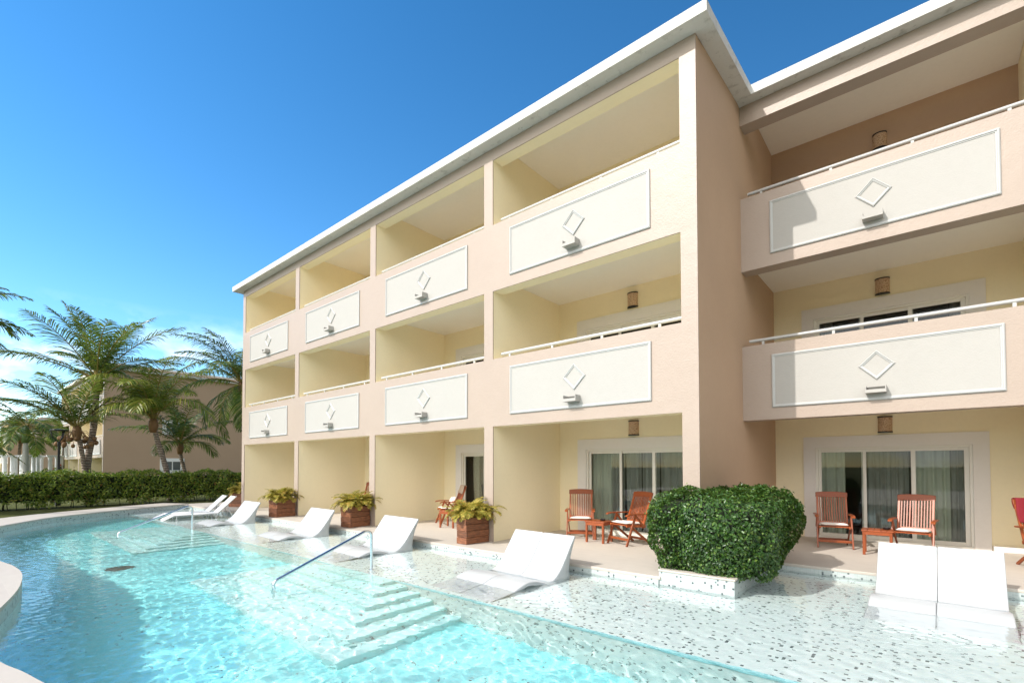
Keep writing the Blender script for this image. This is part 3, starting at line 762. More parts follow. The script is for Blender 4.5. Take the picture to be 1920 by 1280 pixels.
# ------------------------------------------------------------------ teak chairs and tables
ch0 = None
def chair(x, y, fx, fy, label, nopad=False):
    """folding teak armchair; front towards (fx, fy)"""
    global ch0
    rz = math.atan2(fy, fx) + math.pi / 2
    if ch0 is None:
        t_ = empty('folding_armchair', (0, 0, 0)); W_ = M['teak']; k = dict(local=True, bevel=.006)
        bk = MB(); yb0, zb0, yb1, zb1 = .17, .40, .40, 1.03
        bd = Vector((0, yb1 - yb0, zb1 - zb0)).normalized(); bn = Vector((0, -bd.z, bd.y))
        for sx in (-.255, .255): bk.bar((sx, yb0 - .02, zb0 - .05), (sx, yb1, zb1), .036, .03, bn)
        bk.bar((-.238, yb0 + .02, zb0 + .06), (.238, yb0 + .02, zb0 + .06), .026, .055, bd)
        for i in range(11):
            sx = -.213 + i * .0426; bk.bar((sx, yb0 + .03, zb0 + .085), (sx, yb1 - .005, zb1 - .015), .022, .014, bn)
        bk.build('backrest', W_, t_, local=True, bevel=.003, seg=1)
        tr = []
        for i in range(13):
            u = -1 + i / 6; tr.append((u * .285, .055 + .02 * (1 - u * u)))
        prof = [(a, -.045) for a, b in tr[::-1]] + tr
        vs = []
        for dd in (-.016, .016):
            for a, b in prof:
                p = Vector((0, yb1, zb1)) + bd * b + bn * dd; vs.append((a, p.y, p.z))
        n = len(prof); fs = [tuple(range(n)), tuple(range(2 * n - 1, n - 1, -1))] + [((i + 1) % n, i, n + i, n + (i + 1) % n) for i in range(n)]
        MB().add(vs, fs).build('top_rail', W_, t_, local=True, bevel=.006)
        st_ = MB()
        for sx in (-.25, .25): st_.bar((sx, -.30, .415), (sx, .22, .385), .03, .05)
        for i in range(8): yy = -.285 + i * .066; st_.bar((-.235, yy, .425 - .03 * i / 8), (.235, yy, .425 - .03 * i / 8), .05, .018)
        st_.build('seat', W_, t_, local=True, bevel=.003, seg=1)
        for sx in (-.305, .305):
            pts = [(-.36, .628), (-.33, .652), (-.24, .664), (0, .662), (.26, .652), (.275, .64), (.26, .626), (0, .634), (-.24, .636), (-.33, .624), (-.355, .612)]
            MB().extr_x(pts, sx - .034, sx + .034).build('armrest', W_, t_, **k)
            MB().bar((sx * .97, -.34, 0), (sx * .97, -.085, .63), .028, .05, (0, 1, 0)).build('front_leg', W_, t_, **k)
            MB().bar((sx * .87, -.20, .40), (sx * .87, .36, 0), .026, .05, (0, 1, 0)).build('rear_leg', W_, t_, **k)
            MB().bar((sx * .97, -.10, .63), (sx * .97, .13, .39), .024, .045, (0, 1, 0)).build('arm_strut', W_, t_, **k)
        MB().bar((-.28, -.285, .135), (.28, -.285, .135), .022, .05, (0, 0, 1)).build('stretcher', W_, t_, **k)
        MB().bar((-.25, .20, .115), (.25, .20, .115), .022, .05, (0, 0, 1)).build('stretcher', W_, t_, **k)
        ch0 = t_
    else: t_ = copy_tree(ch0)
    t_.location = (x, y, 0); t_.rotation_euler = (0, 0, rz)
    tag(t_, label, 'armchair', 'folding teak armchairs on the terrace')
    return t_
cu0 = None
def cushion(x, y, fx, fy, label):
    global cu0
    rz = math.atan2(fy, fx) + math.pi / 2
    if cu0 is None:
        nx_, ny_ = 16, 14; vs = []; fs = []
        for s_ in (1, -1):
            for j in range(ny_ + 1):
                for i in range(nx_ + 1):
                    u = -1 + 2 * i / nx_; v = -1 + 2 * j / ny_
                    e_ = max(0, 1 - abs(u) ** 6) ** .5 * max(0, 1 - abs(v) ** 6) ** .5
                    vs.append((u * .235, -.055 + v * .245, .470 - .03 * (v * .5 + .5) + s_ * .030 * e_ + (.006 * math.sin(v * 9) * e_ if s_ > 0 else 0)))
        N = (nx_ + 1) * (ny_ + 1)
        for s_ in (0, 1):
            for j in range(ny_):
                for i in range(nx_):
                    a = s_ * N + j * (nx_ + 1) + i; q_ = (a, a + 1, a + nx_ + 2, a + nx_ + 1); fs.append(q_ if s_ == 0 else q_[::-1])
        cu0 = MB().add(vs, fs).build('seat_cushion', M['cushion'], smooth=True); o = cu0
    else: o = cu0.copy(); C.objects.link(o)
    o.location = (x, y, 0); o.rotation_euler = (0, 0, rz); return tag(o, label, 'cushion', 'white seat cushions')
tb0 = None
def table(x, y, rz, label):
    global tb0
    if tb0 is None:
        t_ = empty('side_table', (0, 0, 0)); W_ = M['teak']
        tp = MB()
        for i in range(5): a = -.24 + i * .096; tp.box(a + .002, a + .094, -.22, .22, .435, .46)
        tp.build('tabletop', W_, t_, local=True, bevel=.004)
        ap = MB()
        for sy in (-.2, .2): ap.box(-.18, .18, sy - .01, sy + .01, .375, .434)
        for sx in (-.2, .2): ap.box(sx - .01, sx + .01, -.18, .18, .375, .434)
        ap.build('apron', W_, t_, local=True)
        for sx in (-.2, .2):
            for sy in (-.19, .19): MB().box(sx - .022, sx + .022, sy - .022, sy + .022, 0, .434).build('leg', W_, t_, local=True, bevel=.004)
        tb0 = t_
    else: t_ = copy_tree(tb0)
    t_.location = (x, y, 0); t_.rotation_euler = (0, 0, rz); return tag(t_, label, 'side table', 'small teak side tables')
def ashtray(x, y, z, label, group):
    prof = [(.045, 0), (.055, .012), (.06, .038), (.052, .04), (.046, .018), (.01, .014)]
    o = MB().lathe(prof, (0, 0), 18).build('ashtray', M['black'], smooth=True, auto=40); o.location = (x, y, z)
    for i in range(1): pass
    return tag(o, label, 'ashtray', group)
CH = [(-6.12, 9.72, .50, -.87, 'folding teak armchair facing straight out beside the yellow dividing wall'),
      (-4.80, 9.55, -.36, -.93, 'folding teak armchair half hidden by the big clipped bush'),
      (-1.42, 11.95, .20, -.98, 'folding teak armchair mostly in shade by the set-back sliding door'),
      (-.14, 11.75, -.10, -1.0, 'sunlit folding teak armchair behind the nearest pair of white loungers'),
      (-10.50, 9.62, -.48, -.88, 'folding teak armchair with a beige towel hung over its back'),
      (-15.0, 9.75, .30, -.95, 'folding teak armchair almost hidden behind the second planter')]
CL = ['white seat cushion on the armchair beside the yellow dividing wall', 'white seat cushion on the armchair half hidden by the big bush',
      'white seat cushion on the shaded armchair by the set-back sliding door', 'white seat cushion on the sunlit armchair behind the nearest loungers',
      'white seat cushion on the armchair with the beige towel', 'white seat cushion on the armchair hidden behind the second planter']
for (x, y, fx, fy, lb), cl in zip(CH, CL):
    chair(x, y, fx, fy, lb); cushion(x, y, fx, fy, cl)
for (x, y, rz, lb) in ((-5.43, 9.38, .02, 'small square teak table between the two armchairs left of the big bush'),
                       (-.66, 11.38, .03, 'small square teak table between the two armchairs of the set-back room'),
                       (-9.86, 9.06, .28, 'small square teak table partly behind the nearest planter')):
    table(x, y, rz, lb)
ashtray(-5.36, 9.42, .461, 'black ashtray on the teak table left of the big bush', 'black ashtrays on the tables')
ashtray(-.53, 11.45, .461, 'black ashtray on the teak table of the set-back room', 'black ashtrays on the tables')
ashtray(-9.88, 8.98, .461, 'black ashtray on the teak table behind the nearest planter', 'black ashtrays on the tables')
# beige towel over the chair back, folded white towel and pillow on its seat
def drape(name, m, cx, cy, fx, fy, hw, front, back, label, cat, yb=.413, zt=1.085, seed=1):
    rz = math.atan2(fy, fx) + math.pi / 2; rr = random.Random(seed)
    bd = Vector((0, .23, .63)).normalized(); path = []
    for i in range(9): s_ = front * (1 - i / 8); p = Vector((0, yb, zt)) - bd * s_ + Vector((0, -.034, .0)); path.append(p)
    path += [Vector((0, yb - .02, zt + .016)), Vector((0, yb + .005, zt + .02)), Vector((0, yb + .028, zt + .008))]
    for i in range(1, 6): path.append(Vector((0, yb + .034, zt)) - bd * (back * i / 5) + Vector((0, .004, 0)))
    nxx = 16; vs = []; fs = []
    for i in range(nxx + 1):
        u = -1 + 2 * i / nxx
        for j, p in enumerate(path):
            w_ = hw * (1 + .04 * math.sin(j * .6)); d_ = .006 * math.sin(u * 7 + j * .5) * (1 if j < 9 else -1)
            vs.append((u * w_, p.y + d_, p.z - (.02 * u if j in (0, len(path) - 1) else 0)))
    n = len(path)
    for i in range(nxx):
        for j in range(n - 1): fs.append((i * n + j, (i + 1) * n + j, (i + 1) * n + j + 1, i * n + j + 1))
    o = MB().add(vs, fs).build(name, m, smooth=True); o.location = (cx, cy, 0); o.rotation_euler = (0, 0, rz)
    so_ = o.modifiers.new('thick', 'SOLIDIFY'); so_.thickness = .008; so_.offset = 0
    return tag(o, label, cat)
drape('towel', M['towel'], -10.50, 9.62, -.48, -.88, .24, .22, .3, 'beige towel hung over the back of an armchair', 'towel')
def pillow(name, m, loc, rot, sx, sy, sz, label, cat):
    nx_ = 14; vs = []; fs = []
    for s_ in (1, -1):
        for j in range(nx_ + 1):
            for i in range(nx_ + 1):
                u = -1 + 2 * i / nx_; v = -1 + 2 * j / nx_; e_ = ((1 - u ** 4) * (1 - v ** 4)) ** .6
                vs.append((u * sx * (1 - .06 * v * v), v * sy * (1 - .06 * u * u), s_ * sz * e_))
    N = (nx_ + 1) ** 2
    for s_ in (0, 1):
        for j in range(nx_):
            for i in range(nx_):
                a = s_ * N + j * (nx_ + 1) + i; q_ = (a, a + 1, a + nx_ + 2, a + nx_ + 1); fs.append(q_ if s_ == 0 else q_[::-1])
    o = MB().add(vs, fs).build(name, m, smooth=True); o.location = loc; o.rotation_euler = rot; return tag(o, label, cat)
pillow('pillow', M['bag'], (-10.44, 9.66, .64), (R(66), 0, math.atan2(-.88, -.48) + math.pi / 2), .19, .15, .06, 'pale pink patterned pillow leaning on the armchair with the towel', 'pillow')
# chair at the right edge with a dark red cloth
chair(1.56, 11.45, .35, -.94, 'folding teak armchair cut off by the right edge of the view'); cushion(1.56, 11.45, .35, -.94, 'white seat cushion on the armchair at the right edge')
drape('red_cloth', M['redcloth'], 1.56, 11.45, .35, -.94, .27, .42, .2, 'dark red cloth hanging over the armchair at the right edge', 'cloth', seed=4)

# ------------------------------------------------------------------ foliage
def unit(a): return a / (np.linalg.norm(a, axis=-1, keepdims=True) + 1e-9)
def leaves(P, Nn, ln, wd, rg, spread=.9, up=.25):
    """folded diamond leaves at points P, roughly facing along Nn"""
    n = len(P); nrm = unit(Nn + rg.normal(size=(n, 3)) * spread * .55 + np.array([0, 0, up]))
    t_ = rg.normal(size=(n, 3)); t_ = unit(t_ - nrm * (t_ * nrm).sum(1, keepdims=True)); b_ = np.cross(nrm, t_)
    l_ = ln * rg.uniform(.7, 1.25, (n, 1)); w_ = wd * rg.uniform(.75, 1.2, (n, 1))
    b0 = P - t_ * l_ * .5; tip = P + t_ * l_ * .5 - nrm * l_ * .12; L_ = P + b_ * w_ * .5 + nrm * w_ * .22; R_ = P - b_ * w_ * .5 + nrm * w_ * .22
    V = np.stack([b0, R_, tip, L_], 1).reshape(-1, 3); i = np.arange(n)[:, None] * 4
    Fq = np.concatenate([i + np.array([[0, 1, 2]]), i + np.array([[0, 2, 3]])]); return V, Fq
def frond(rg, base, az, el, L_, droop, nl=34, ll=.75, lw=.045, twist=0.0, hang=.5, bare=.14):
    ts = np.linspace(0, 1, 22); e_ = el - droop * ts ** 1.4
    azs = az + twist * ts
    d = np.stack([np.cos(e_) * np.cos(azs), np.cos(e_) * np.sin(azs), np.sin(e_)], 1)
    pts = base + np.concatenate([np.zeros((1, 3)), np.cumsum((d[:-1] + d[1:]) / 2 * (L_ / 21), 0)])
    u = np.linspace(bare, .995, nl); u = np.repeat(u, 2) + rg.uniform(-.008, .008, nl * 2); u = np.clip(u, 0, 1); sd = np.tile([1.0, -1.0], nl)
    px = np.stack([np.interp(u, ts, pts[:, k]) for k in range(3)], 1); tg = unit(np.stack([np.interp(u, ts, d[:, k]) for k in range(3)], 1))
    side = unit(np.cross(tg, np.array([0, 0, 1.0]))) * sd[:, None]; upv = unit(np.cross(tg, side) * -sd[:, None]); upv = np.where(upv[:, 2:3] < 0, -upv, upv)
    prof = np.sin(np.clip((u - bare * .6) / (1 - bare * .6), 0, 1) * np.pi * .86 + .32) ** .8
    ln = ll * prof * rg.uniform(.85, 1.12, nl * 2)
    fw = (.45 + .6 * u)[:, None]
    dr = unit(side * .9 + tg * fw + upv * rg.uniform(.05, .35, (nl * 2, 1)))
    g = np.array([0, 0, -1.0]); lnc = ln[:, None]
    p0 = px; p1 = p0 + dr * lnc * .45 + g * lnc * .06 * hang * 2; d2 = unit(dr + g * hang * rg.uniform(.6, 1.3, (nl * 2, 1))); p2 = p1 + d2 * lnc * .32; d3 = unit(d2 + g * hang * .9); p3 = p2 + d3 * lnc * .25
    wv = unit(np.cross(dr, upv + rg.normal(size=(nl * 2, 3)) * .35)); w_ = lw * rg.uniform(.8, 1.2, (nl * 2, 1)) * .5
    V = np.stack([p0 - wv * w_ * .6, p0 + wv * w_ * .6, p1 - wv * w_, p1 + wv * w_, p2 - wv * w_ * .8, p2 + wv * w_ * .8, p3 - wv * w_ * .12, p3 + wv * w_ * .12], 1).reshape(-1, 3)
    i = np.arange(nl * 2)[:, None] * 8
    Fq = np.concatenate([i + np.array([[0, 1, 3, 2]]), i + np.array([[2, 3, 5, 4]]), i + np.array([[4, 5, 7, 6]])])
    return V, Fq, pts
def crown(rg, base, specs, mat_leaf, parent, ll, lw, nl, rs=.035, hang=.5, name='crown'):
    VV = []; FF = []; off = 0; st_ = MB()
    for (az, el, L_, dr) in specs:
        V, Fq, pts = frond(rg, np.array(base), az, el, L_ * .84, dr, nl, ll * .86 * rg.uniform(.85, 1.1), lw, rg.uniform(-.25, .25), hang)
        VV.append(V); FF.append(Fq + off); off += len(V)
        st_.tube([tuple(p) for p in pts[::3]] + [tuple(pts[-1])], [rs * (1 - .85 * i / 7.5) for i in range(len(pts[::3]) + 1)], 5, caps=False)
    c_ = npmesh(name, np.concatenate(VV), np.concatenate(FF), mat_leaf, parent)
    st_.build('stalk', M['stalk'], c_, smooth=True)
    return c_
def palm(x, y, zb, tops, r0, r1, specs, leaf, label, ll=.8, lw=.05, nl=40, seed=1, nuts=0, hang=.5, shaft=False, group='palms behind the long hedge', bark='bark'):
    rg = np.random.default_rng(seed); t_ = empty('palm_tree', (x, y, zb), label=label, cat='palm', group=group)
    ctr = catmull([(x, y, zb)] + tops, 8); n = len(ctr); m = MB(); pts = []; rs = []
    for i, p in enumerate(ctr):
        u = i / (n - 1); pts.append(p); rs.append(.74 * (r0 + (r1 - r0) * u ** .7) + .04 * math.exp(-u * 14) + .008 * math.sin(i * 2.1))
    m.tube(pts, rs, 14); m.build('trunk', M[bark], t_, smooth=True)
    top = np.array(ctr[-1])
    if shaft: MB().tube([tuple(top - (0, 0, .05)), tuple(top + (0, 0, .5)), tuple(top + (0, 0, 1.1))], [r1 * 1.15, r1 * 1.1, r1 * .5], 12).build('crown_shaft', M['palmgreen'], t_, smooth=True); top = top + np.array([0, 0, 1.05])
    else:
        # fibrous boot just under the crown
        MB().tube([tuple(top - (0, 0, .55)), tuple(top - (0, 0, .2)), tuple(top + (0, 0, .12))], [r1 * 1.05, r1 * 1.7, r1 * 1.2], 10).build('leaf_base', M['coconut'], t_, smooth=True)
    crown(rg, top, specs, leaf, t_, ll, lw, nl, hang=hang)
    if nuts:
        m = MB()
        for i in range(nuts):
            a = rg.uniform(0, 6.28); rr = rg.uniform(.25, .7); c = top + np.array([rr * math.cos(a), rr * math.sin(a), -.35 - rg.uniform(0, .5)]); q_ = .075 + .03 * rg.random()
            m.add(*[(lambda L0: ([tuple(np.array(p) * (1, 1, 1.2) * q_ + c) for p in L0[0]], L0[1]))(ICO)][0])
            m.tube([tuple(top - (0, 0, .1)), tuple((top + c) / 2 + np.array([0, 0, .12])), tuple(c)], .012, 4)
        m.build('coconuts', M['coconut'], t_, smooth=True)
    return t_
def ico():
    import bmesh
    bm = bmesh.new(); bmesh.ops.create_icosphere(bm, subdivisions=2, radius=1); bm.verts.ensure_lookup_table()
    v = [tuple(a.co) for a in bm.verts]; f = [tuple(q.index for q in a.verts) for a in bm.faces]; bm.free(); return v, f
ICO = ico()
M['palmgreen'] = mat('crown_shaft_green', (.10, .16, .05), .5)
M['palegrey'] = mat('grey_royal_bark', (.42, .42, .40), .8)
def fan(seed, n, emax, emin, L_, dr, extra=()):
    rg = np.random.default_rng(seed); out = []
    for i in range(n):
        u = (i + .5) / n; el = R(emax + (emin - emax) * u ** .9 + rg.uniform(-7, 7)); az = i * 2.39996 + rg.uniform(-.3, .3) + seed
        out.append((az, el, L_ * rg.uniform(.82, 1.1) * (.85 + .15 * math.sin(u * 3.1)), R(dr * (.55 + .5 * u)) * rg.uniform(.8, 1.2)))
    return out + list(extra)
# azimuths: the view looks along about 2.4 rad from +X towards the palms; image-left is about -2.3 rad (-Y)
palm(-29.5, 4.62, 0, [(-29.4, 4.45, 1.6), (-29.5, 4.68, 3.6), (-29.5, 4.78, 5.7)], .24, .15, fan(11, 16, 88, 34, 5.1, 54, [(-1.75, R(28), 5.2, R(38)), (1.35, R(40), 4.4, R(48))]), M['palmleaf'],
     'tallest palm, thick leaning trunk with fronds spread high against the sky', ll=1.2, lw=.040, nl=54, seed=2, hang=.5)
palm(-29.2, 4.50, 0, [(-29.2, 4.4, 1.0), (-29.2, 4.22, 2.4), (-29.2, 4.05, 3.4)], .15, .11, fan(23, 12, 82, 25, 4.0, 62, [(-1.55, R(40), 4.6, R(62)), (-1.3, R(55), 4.4, R(60))]), M['palmleaf'],
     'coconut palm with clusters of brown nuts, beside the tallest trunk', ll=1.1, lw=.038, nl=48, seed=5, nuts=26, hang=.5)
palm(-28.9, 7.62, 0, [(-28.8, 7.4, 1.4), (-28.9, 7.0, 3.0), (-28.9, 6.83, 3.9)], .20, .13, fan(37, 13, 89, 58, 5.2, 122, [(-1.5, R(62), 4.0, R(150)), (-1.1, R(50), 3.6, R(125)), (-.4, R(60), 3.6, R(130))]), M['palmleaf2'],
     'bright yellow-green palm with drooping fronds and a leaning ringed trunk', ll=1.2, lw=.042, nl=56, seed=8, hang=.8)
palm(-31.0, 8.75, 0, [(-31, 8.8, 1.2), (-31, 8.6, 2.2), (-31, 8.55, 2.9)], .15, .11, fan(41, 16, 86, 15, 3.7, 78), M['palmleaf'],
     'small dark palm in shade before the end wall, right of the bright one', ll=1.0, lw=.038, nl=46, seed=13, hang=.7)
palm(-29.2, 11.3, 0, [(-29.2, 11.3, 2), (-29.2, 11.1, 4), (-29.2, 11.0, 6.3)], .2, .13, fan(53, 24, 86, -40, 4.8, 95, [(-1.6, R(62), 5.2, R(75)), (-1.9, R(42), 5.0, R(70)), (-1.2, R(66), 5.0, R(80))]), M['palmleaf'],
     'palm half hidden by the left end of the hotel', ll=1.1, lw=.042, nl=50, seed=17, hang=.8)
palm(-45, 3.72, -.2, [(-45, 3.72, 2), (-45, 3.74, 3.3)], .27, .20, fan(61, 15, 70, -20, 3.6, 90), M['palmleaf'],
     'royal palm with a smooth grey trunk above the white columns', ll=.8, lw=.06, nl=36, seed=21, shaft=True, bark='palegrey')
palm(-24.2, -1.3, 0, [(-24.1, -1.2, 3), (-24.1, -1.0, 6.6)], .22, .15, fan(71, 14, 75, 0, 3.6, 80, [(1.75, R(38), 4.0, R(45)), (1.65, R(14), 3.9, R(40)), (1.9, R(24), 3.8, R(70)), (1.5, R(-5), 3.4, R(40))]), M['palmleaf'],
     'palm at the left edge, only its frond tips in view high up', ll=.8, lw=.05, nl=40, seed=27)
palm(-26.6, -1.4, 0, [(-26.6, -1.3, 1.2), (-26.6, -1.2, 2.2)], .16, .12, fan(83, 10, 75, 20, 2.2, 80, [(1.62, R(34), 5.0, R(62)), (1.5, R(24), 4.4, R(75)), (1.75, R(48), 4.0, R(70))]), M['palmleaf'],
     'low palm at the left edge, its fronds sweeping in above the hedge', ll=.6, lw=.045, nl=40, seed=29, hang=.6)
for (x, y, h_, sd, lb) in ((-58, 4.4, 4.6, 91, 'farther palm crown behind the royal palm, left one'), (-60, 7.4, 5.0, 95, 'farther palm crown just left of the shaded end wall'), (-57, 2.3, 4.8, 97, 'farther palm crown at the far left, over the columns')):
    palm(x, y, -.2, [(x, y, 2), (x, y + .1, h_ - .4)], .2, .14, fan(sd, 15, 75, -20, 3.4, 85), M['palmleaf'], lb, ll=.8, lw=.07, nl=28, seed=sd)

# clipped bush in its raised planter
def roundrect(th, hx, hy, p=6.0):
    c, s_ = np.cos(th), np.sin(th); r = (np.abs(c / hx) ** p + np.abs(s_ / hy) ** p) ** (-1 / p); return r * c, r * s_
def bush(name, cx, cy, z0, z1, hx, hy, flare, n_side, n_top, ln, wd, leaf, seed, parent, lump=.075):
    rg = np.random.default_rng(seed)
    def prof(h): return 1 - flare * (1 - np.clip(h / .62, 0, 1)) ** 1.2 - .24 * np.clip((h - .76) / .24, 0, 1) ** 2.4
    def lumps(P): return sum(a * np.sin(P @ k + f) for a, k, f in [(1, np.array([3.1, 2.3, 4.2]), 1), (.8, np.array([-5.2, 4.4, 3.0]), 2), (.6, np.array([8.3, -7.1, 6.4]), .5), (.5, np.array([13.1, 9.7, -11.3]), 4)])
    th = rg.uniform(0, 2 * np.pi, n_side); h = rg.uniform(0, 1, n_side); s_ = prof(h); x, y = roundrect(th, hx, hy)
    P = np.stack([cx + x * s_, cy + y * s_, z0 + (z1 - z0) * h], 1); N_ = unit(np.stack([x / hx ** 2, y / hy ** 2, .15 + 1.6 * np.clip((h - .72) / .28, 0, 1) ** 2 - .5 * np.clip(1 - h / .62, 0, 1)], 1))
    u = rg.uniform(0, 1, n_top) ** .5 * .80; th2 = rg.uniform(0, 2 * np.pi, n_top); x, y = roundrect(th2, hx, hy)
    zt = z1 + .07 * (1 - (u / .8) ** 2)
    P2 = np.stack([cx + x * u * .93, cy + y * u * .93, zt], 1); P = np.concatenate([P, P2]); N_ = np.concatenate([N_, np.tile([0, 0, 1.0], (n_top, 1)) + .0])
    P = P + N_ * (lump * lumps(P)[:, None] * .6 - rg.exponential(.035, (len(P), 1)) + .03 + .035 * (rg.random((len(P), 1)) > .97))
    V, Fq = leaves(P, N_, ln, wd, rg)
    o = npmesh(name, V, Fq, leaf, parent)
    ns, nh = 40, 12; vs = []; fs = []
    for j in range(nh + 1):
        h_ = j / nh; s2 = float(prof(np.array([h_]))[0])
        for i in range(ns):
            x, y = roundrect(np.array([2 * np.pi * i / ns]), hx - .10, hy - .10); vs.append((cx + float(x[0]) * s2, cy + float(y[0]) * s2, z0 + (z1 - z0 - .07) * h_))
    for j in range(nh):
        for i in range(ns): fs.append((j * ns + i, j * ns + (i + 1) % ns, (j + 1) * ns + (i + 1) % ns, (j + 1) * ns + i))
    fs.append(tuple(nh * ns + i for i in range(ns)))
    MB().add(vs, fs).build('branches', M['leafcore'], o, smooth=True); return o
hp = empty('bush_planter', (-2.52, 8.2, SHELF), label='low white mosaic planter curb standing in the shallow water under the clipped bush', cat='planter')
m = MB(); m.box(-3.05, -1.98, 7.03, 7.17, SHELF, .075).box(-3.05, -2.91, 7.17, 9.34, .002, .075).box(-2.12, -1.98, 7.17, 9.34, SHELF, .075)
m.build('curb', M['curbtile'], hp)
m = MB(); m.box(-3.065, -1.965, 7.015, 7.185, .076, .105).box(-3.065, -2.895, 7.186, 9.35, .076, .105).box(-2.135, -1.965, 7.186, 9.35, .076, .105); m.build('coping', M['stone'], hp, bevel=.012)
MB().box(-2.91, -2.12, 7.17, 9.34, -.1, .04).build('soil', M['soil'], hp)
cb = empty('clipped_bush', (-2.45, 8.2, .08), label='large dense dark green bush clipped to a rounded box between the two terraces', cat='bush')
bush('foliage', -2.43, 8.22,   .06, 1.19, .86, 1.36, .22, 26000, 9000, .052, .034, M['hedgeleaf'], 31, cb)
# long hedge
def hedge():
    t_ = empty('hedge', (-27.4, 4.5, 0), label='long leafy green hedge running behind the far pool edge', cat='hedge'); rg = np.random.default_rng(44)
    x0, x1, y0, y1, h = -28.3, -26.75, -4.0, 12.5, 1.36
    nf, ntp = 15000, 7000
    def lump(y, z): return .09 * np.sin(y * 2.1 + 1) + .07 * np.sin(y * 5.3 + z * 3) + .05 * np.sin(y * 9.1 - z * 7) + .05 * np.sin(z * 6 + y)
    y = rg.uniform(y0, y1, nf); z = rg.uniform(.0, h, nf) ** 1.0; P = np.stack([x1 + lump(y, z) - .18 * (z / h - .5) ** 2 * 2 - rg.exponential(.09, nf), y, z], 1)
    y = rg.uniform(y0, y1, ntp); x = rg.uniform(x0, x1 + .05, ntp); P2 = np.stack([x, y, h + .07 * np.sin(y * 2.3) + .06 * np.sin(y * 6.1 + x * 3) + rg.normal(0, .05, ntp)], 1)
    keepf = P[:, 2] > .16 + .12 * np.sin(P[:, 1] * 4) + rg.uniform(-.1, .1, nf); P = P[keepf]
    N_ = np.concatenate([np.tile([1.0, -.1, .35], (len(P), 1)), np.tile([.25, 0, 1.0], (ntp, 1))])
    V, Fq = leaves(np.concatenate([P, P2]), N_, .115, .062, rg, 1.1, .35)
    f = npmesh('foliage', V, Fq, M['farleaf'], t_)
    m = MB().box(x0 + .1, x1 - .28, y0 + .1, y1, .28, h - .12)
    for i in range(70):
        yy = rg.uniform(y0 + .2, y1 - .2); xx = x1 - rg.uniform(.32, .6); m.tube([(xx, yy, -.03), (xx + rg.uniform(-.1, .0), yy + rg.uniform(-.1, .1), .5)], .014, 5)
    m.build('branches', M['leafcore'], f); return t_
hedge()
# potted yellow palms
def potted(x, y, rz, bx, by, label, seed, hgt=.56, lean=0.0):
    t_ = empty('potted_palm', (x, y, 0), rz, label=label, cat='potted palm', group='yellow palms in plank boxes'); rg = np.random.default_rng(seed)
    b_ = MB(); npl = 4; hx, hy = bx / 2, by / 2; ph = hgt / npl
    for i in range(npl):
        z0 = i * ph + .004; z1 = (i + 1) * ph - .003; o_ = rg.uniform(-.008, .008, 4)
        b_.box(-hx + o_[0], hx + o_[1], -hy + o_[2], -hy + .03 + o_[2], z0, z1).box(-hx + o_[0], hx + o_[1], hy - .03 + o_[3], hy + o_[3], z0, z1)
        b_.box(hx - .03 + o_[1], hx + o_[1] - .0015, -hy + .031 + o_[2], hy - .031 + o_[3], z0, z1).box(-hx + o_[0] + .0015, -hx + .03 + o_[0], -hy + .031 + o_[2], hy - .031 + o_[3], z0, z1)
    b_.build('plank_box', M['planter'], t_, local=True, bevel=.004, seg=1)
    MB().box(-hx + .04, hx - .04, -hy + .042, hy - .042, 0, hgt - .05).build('soil', M['soil'], t_, local=True)
    VV = []; FF = []; off = 0; st_ = MB()
    for i in range(150):
        bx_ = np.array([rg.uniform(-hx * .5, hx * .5), rg.uniform(-hy * .62, hy * .62), hgt - .05]); az = rg.uniform(0, 6.283)
        out = math.hypot(bx_[0], bx_[1]); el = R(rg.uniform(48, 90)); L_ = rg.uniform(.34, .70)
        V, Fq, pts = frond(rg, bx_, az, el, L_, R(rg.uniform(70, 150)), 26, .15, .014, rg.uniform(-.4, .4), .3, .25); VV.append(V); FF.append(Fq + off); off += len(V)
        st_.tube([tuple(p) for p in pts[::5]], .005, 4, caps=False)
    c_ = npmesh('foliage', np.concatenate(VV), np.concatenate(FF), M['areca'], t_, local=True)
    st_.build('stalk', M['stalk'], c_, local=True); return t_
potted(-7.50, 7.55, -.06, .31, .66, 'yellow-green palm in a dark plank box nearest to the two teak chairs', 61)
potted(-12.05, 7.52, .10, .42, .66, 'yellow-green palm in a dark plank box behind the nearer handrail', 62)
potted(-16.36, 7.46, .12, .46, .66, 'yellow-green palm in a reddish plank box, second from the far end', 63)
potted(-21.75, 8.35, .35, .95, .75, 'yellow-green palm in the farthest wide plank box, at the corner of the hotel', 64)
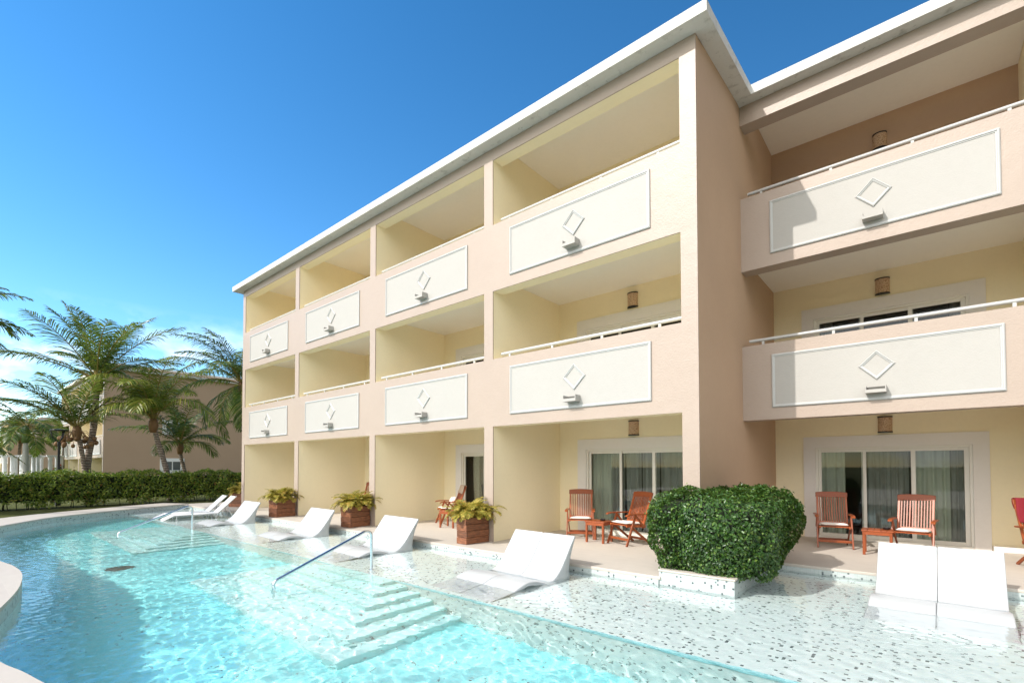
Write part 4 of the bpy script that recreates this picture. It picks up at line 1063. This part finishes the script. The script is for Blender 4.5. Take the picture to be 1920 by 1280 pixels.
# white columns, lamp post, flowering shrubs beyond the hedge
cl0 = None
for i, (y, s_) in enumerate(((2.97, 1.0), (3.36, 1.0), (3.52, 1.0), (3.80, 1.0), (3.98, 1.25), (4.16, 1.25), (4.38, 1.15), (4.62, 1.15), (4.84, 1.0), (5.24, 1.1), (5.64, 1.1), (5.88, 1.1))):
    if cl0 is None:
        cl0 = empty('white_column', (0, 0, 0)); W_ = M['columnwhite']
        MB().lathe([(.15, .08), (.15, .16), (.125, .2), (.115, 2.3), (.14, 2.36), (.15, 2.42)], (0, 0), 16).build('shaft', W_, cl0, local=True, smooth=True, auto=35)
        MB().box(-.18, .18, -.18, .18, 0, .08).build('plinth', W_, cl0, local=True); MB().box(-.19, .19, -.19, .19, 2.42, 2.52).build('capital', W_, cl0, local=True); c = cl0
    else: c = copy_tree(cl0)
    X_ = -48 if s_ < 1.05 else -46.5 if s_ < 1.2 else -45.6
    c.location = (X_ - .25 * (i % 3), y * (X_ / -48), -.03); c.scale = (1, 1, 1)
    tag(c, 'slim white column standing in the row beyond the hedge', 'column', 'white columns beyond the hedge')
lp = empty('street_lamp', (-28.5, 3.38, -.03), label='black lamp post with an open cup-shaped head rising above the hedge', cat='lamp post')
MB().lathe([(.10, 0), (.10, .35), (.075, .42), (.05, .5), (.045, 2.55), (.06, 2.6), (.06, 2.72), (.03, 2.76)], (-28.5, 3.38), 14).build('post', M['black'], lp, smooth=True, auto=35)
m = MB(); 
for a in range(3):
    an = a * 2.094 + .5; m.tube([(-28.5, 3.38, 2.70), (-28.5 + .22 * math.cos(an), 3.38 + .22 * math.sin(an), 2.95), (-28.5 + .27 * math.cos(an), 3.38 + .27 * math.sin(an), 3.22)], .022, 6)
m.build('arm', M['black'], lp, smooth=True)
MB().lathe([(.03, 3.25), (.30, 3.22), (.31, 3.25), (.30, 3.27), (.04, 3.30)], (-28.5, 3.38), 22).build('lamp_head', M['black'], lp, smooth=True, auto=35)
for (x, y, hh, lb, lf, sd) in ((-46.5, 4.95, 1.55, 'round green shrub between the white columns', 'farleaf', 71), (-47.0, 5.55, 1.9, 'shrub with red blossom beside the lamp post', 'redflower', 72), (-47, 4.45, 1.0, 'low red-flowered shrub among the white columns', 'redflower', 73)):
    t_ = empty('shrub', (x, y, 0), label=lb, cat='shrub'); rg = np.random.default_rng(sd); v_ = unit(rg.normal(size=(900, 3))); P = np.array([x, y, hh * .5]) + v_ * np.array([.55, .45, hh * .5]) * rg.uniform(.6, 1.05, (900, 1))
    V, Fq = leaves(P, v_, .15, .09, rg); npmesh('foliage', V, Fq, M[lf], t_)
    MB().tube([(x, y, -.05), (x + .05, y, hh * .6)], .03, 6).build('stem', M['bark'], t_)
#MARK3
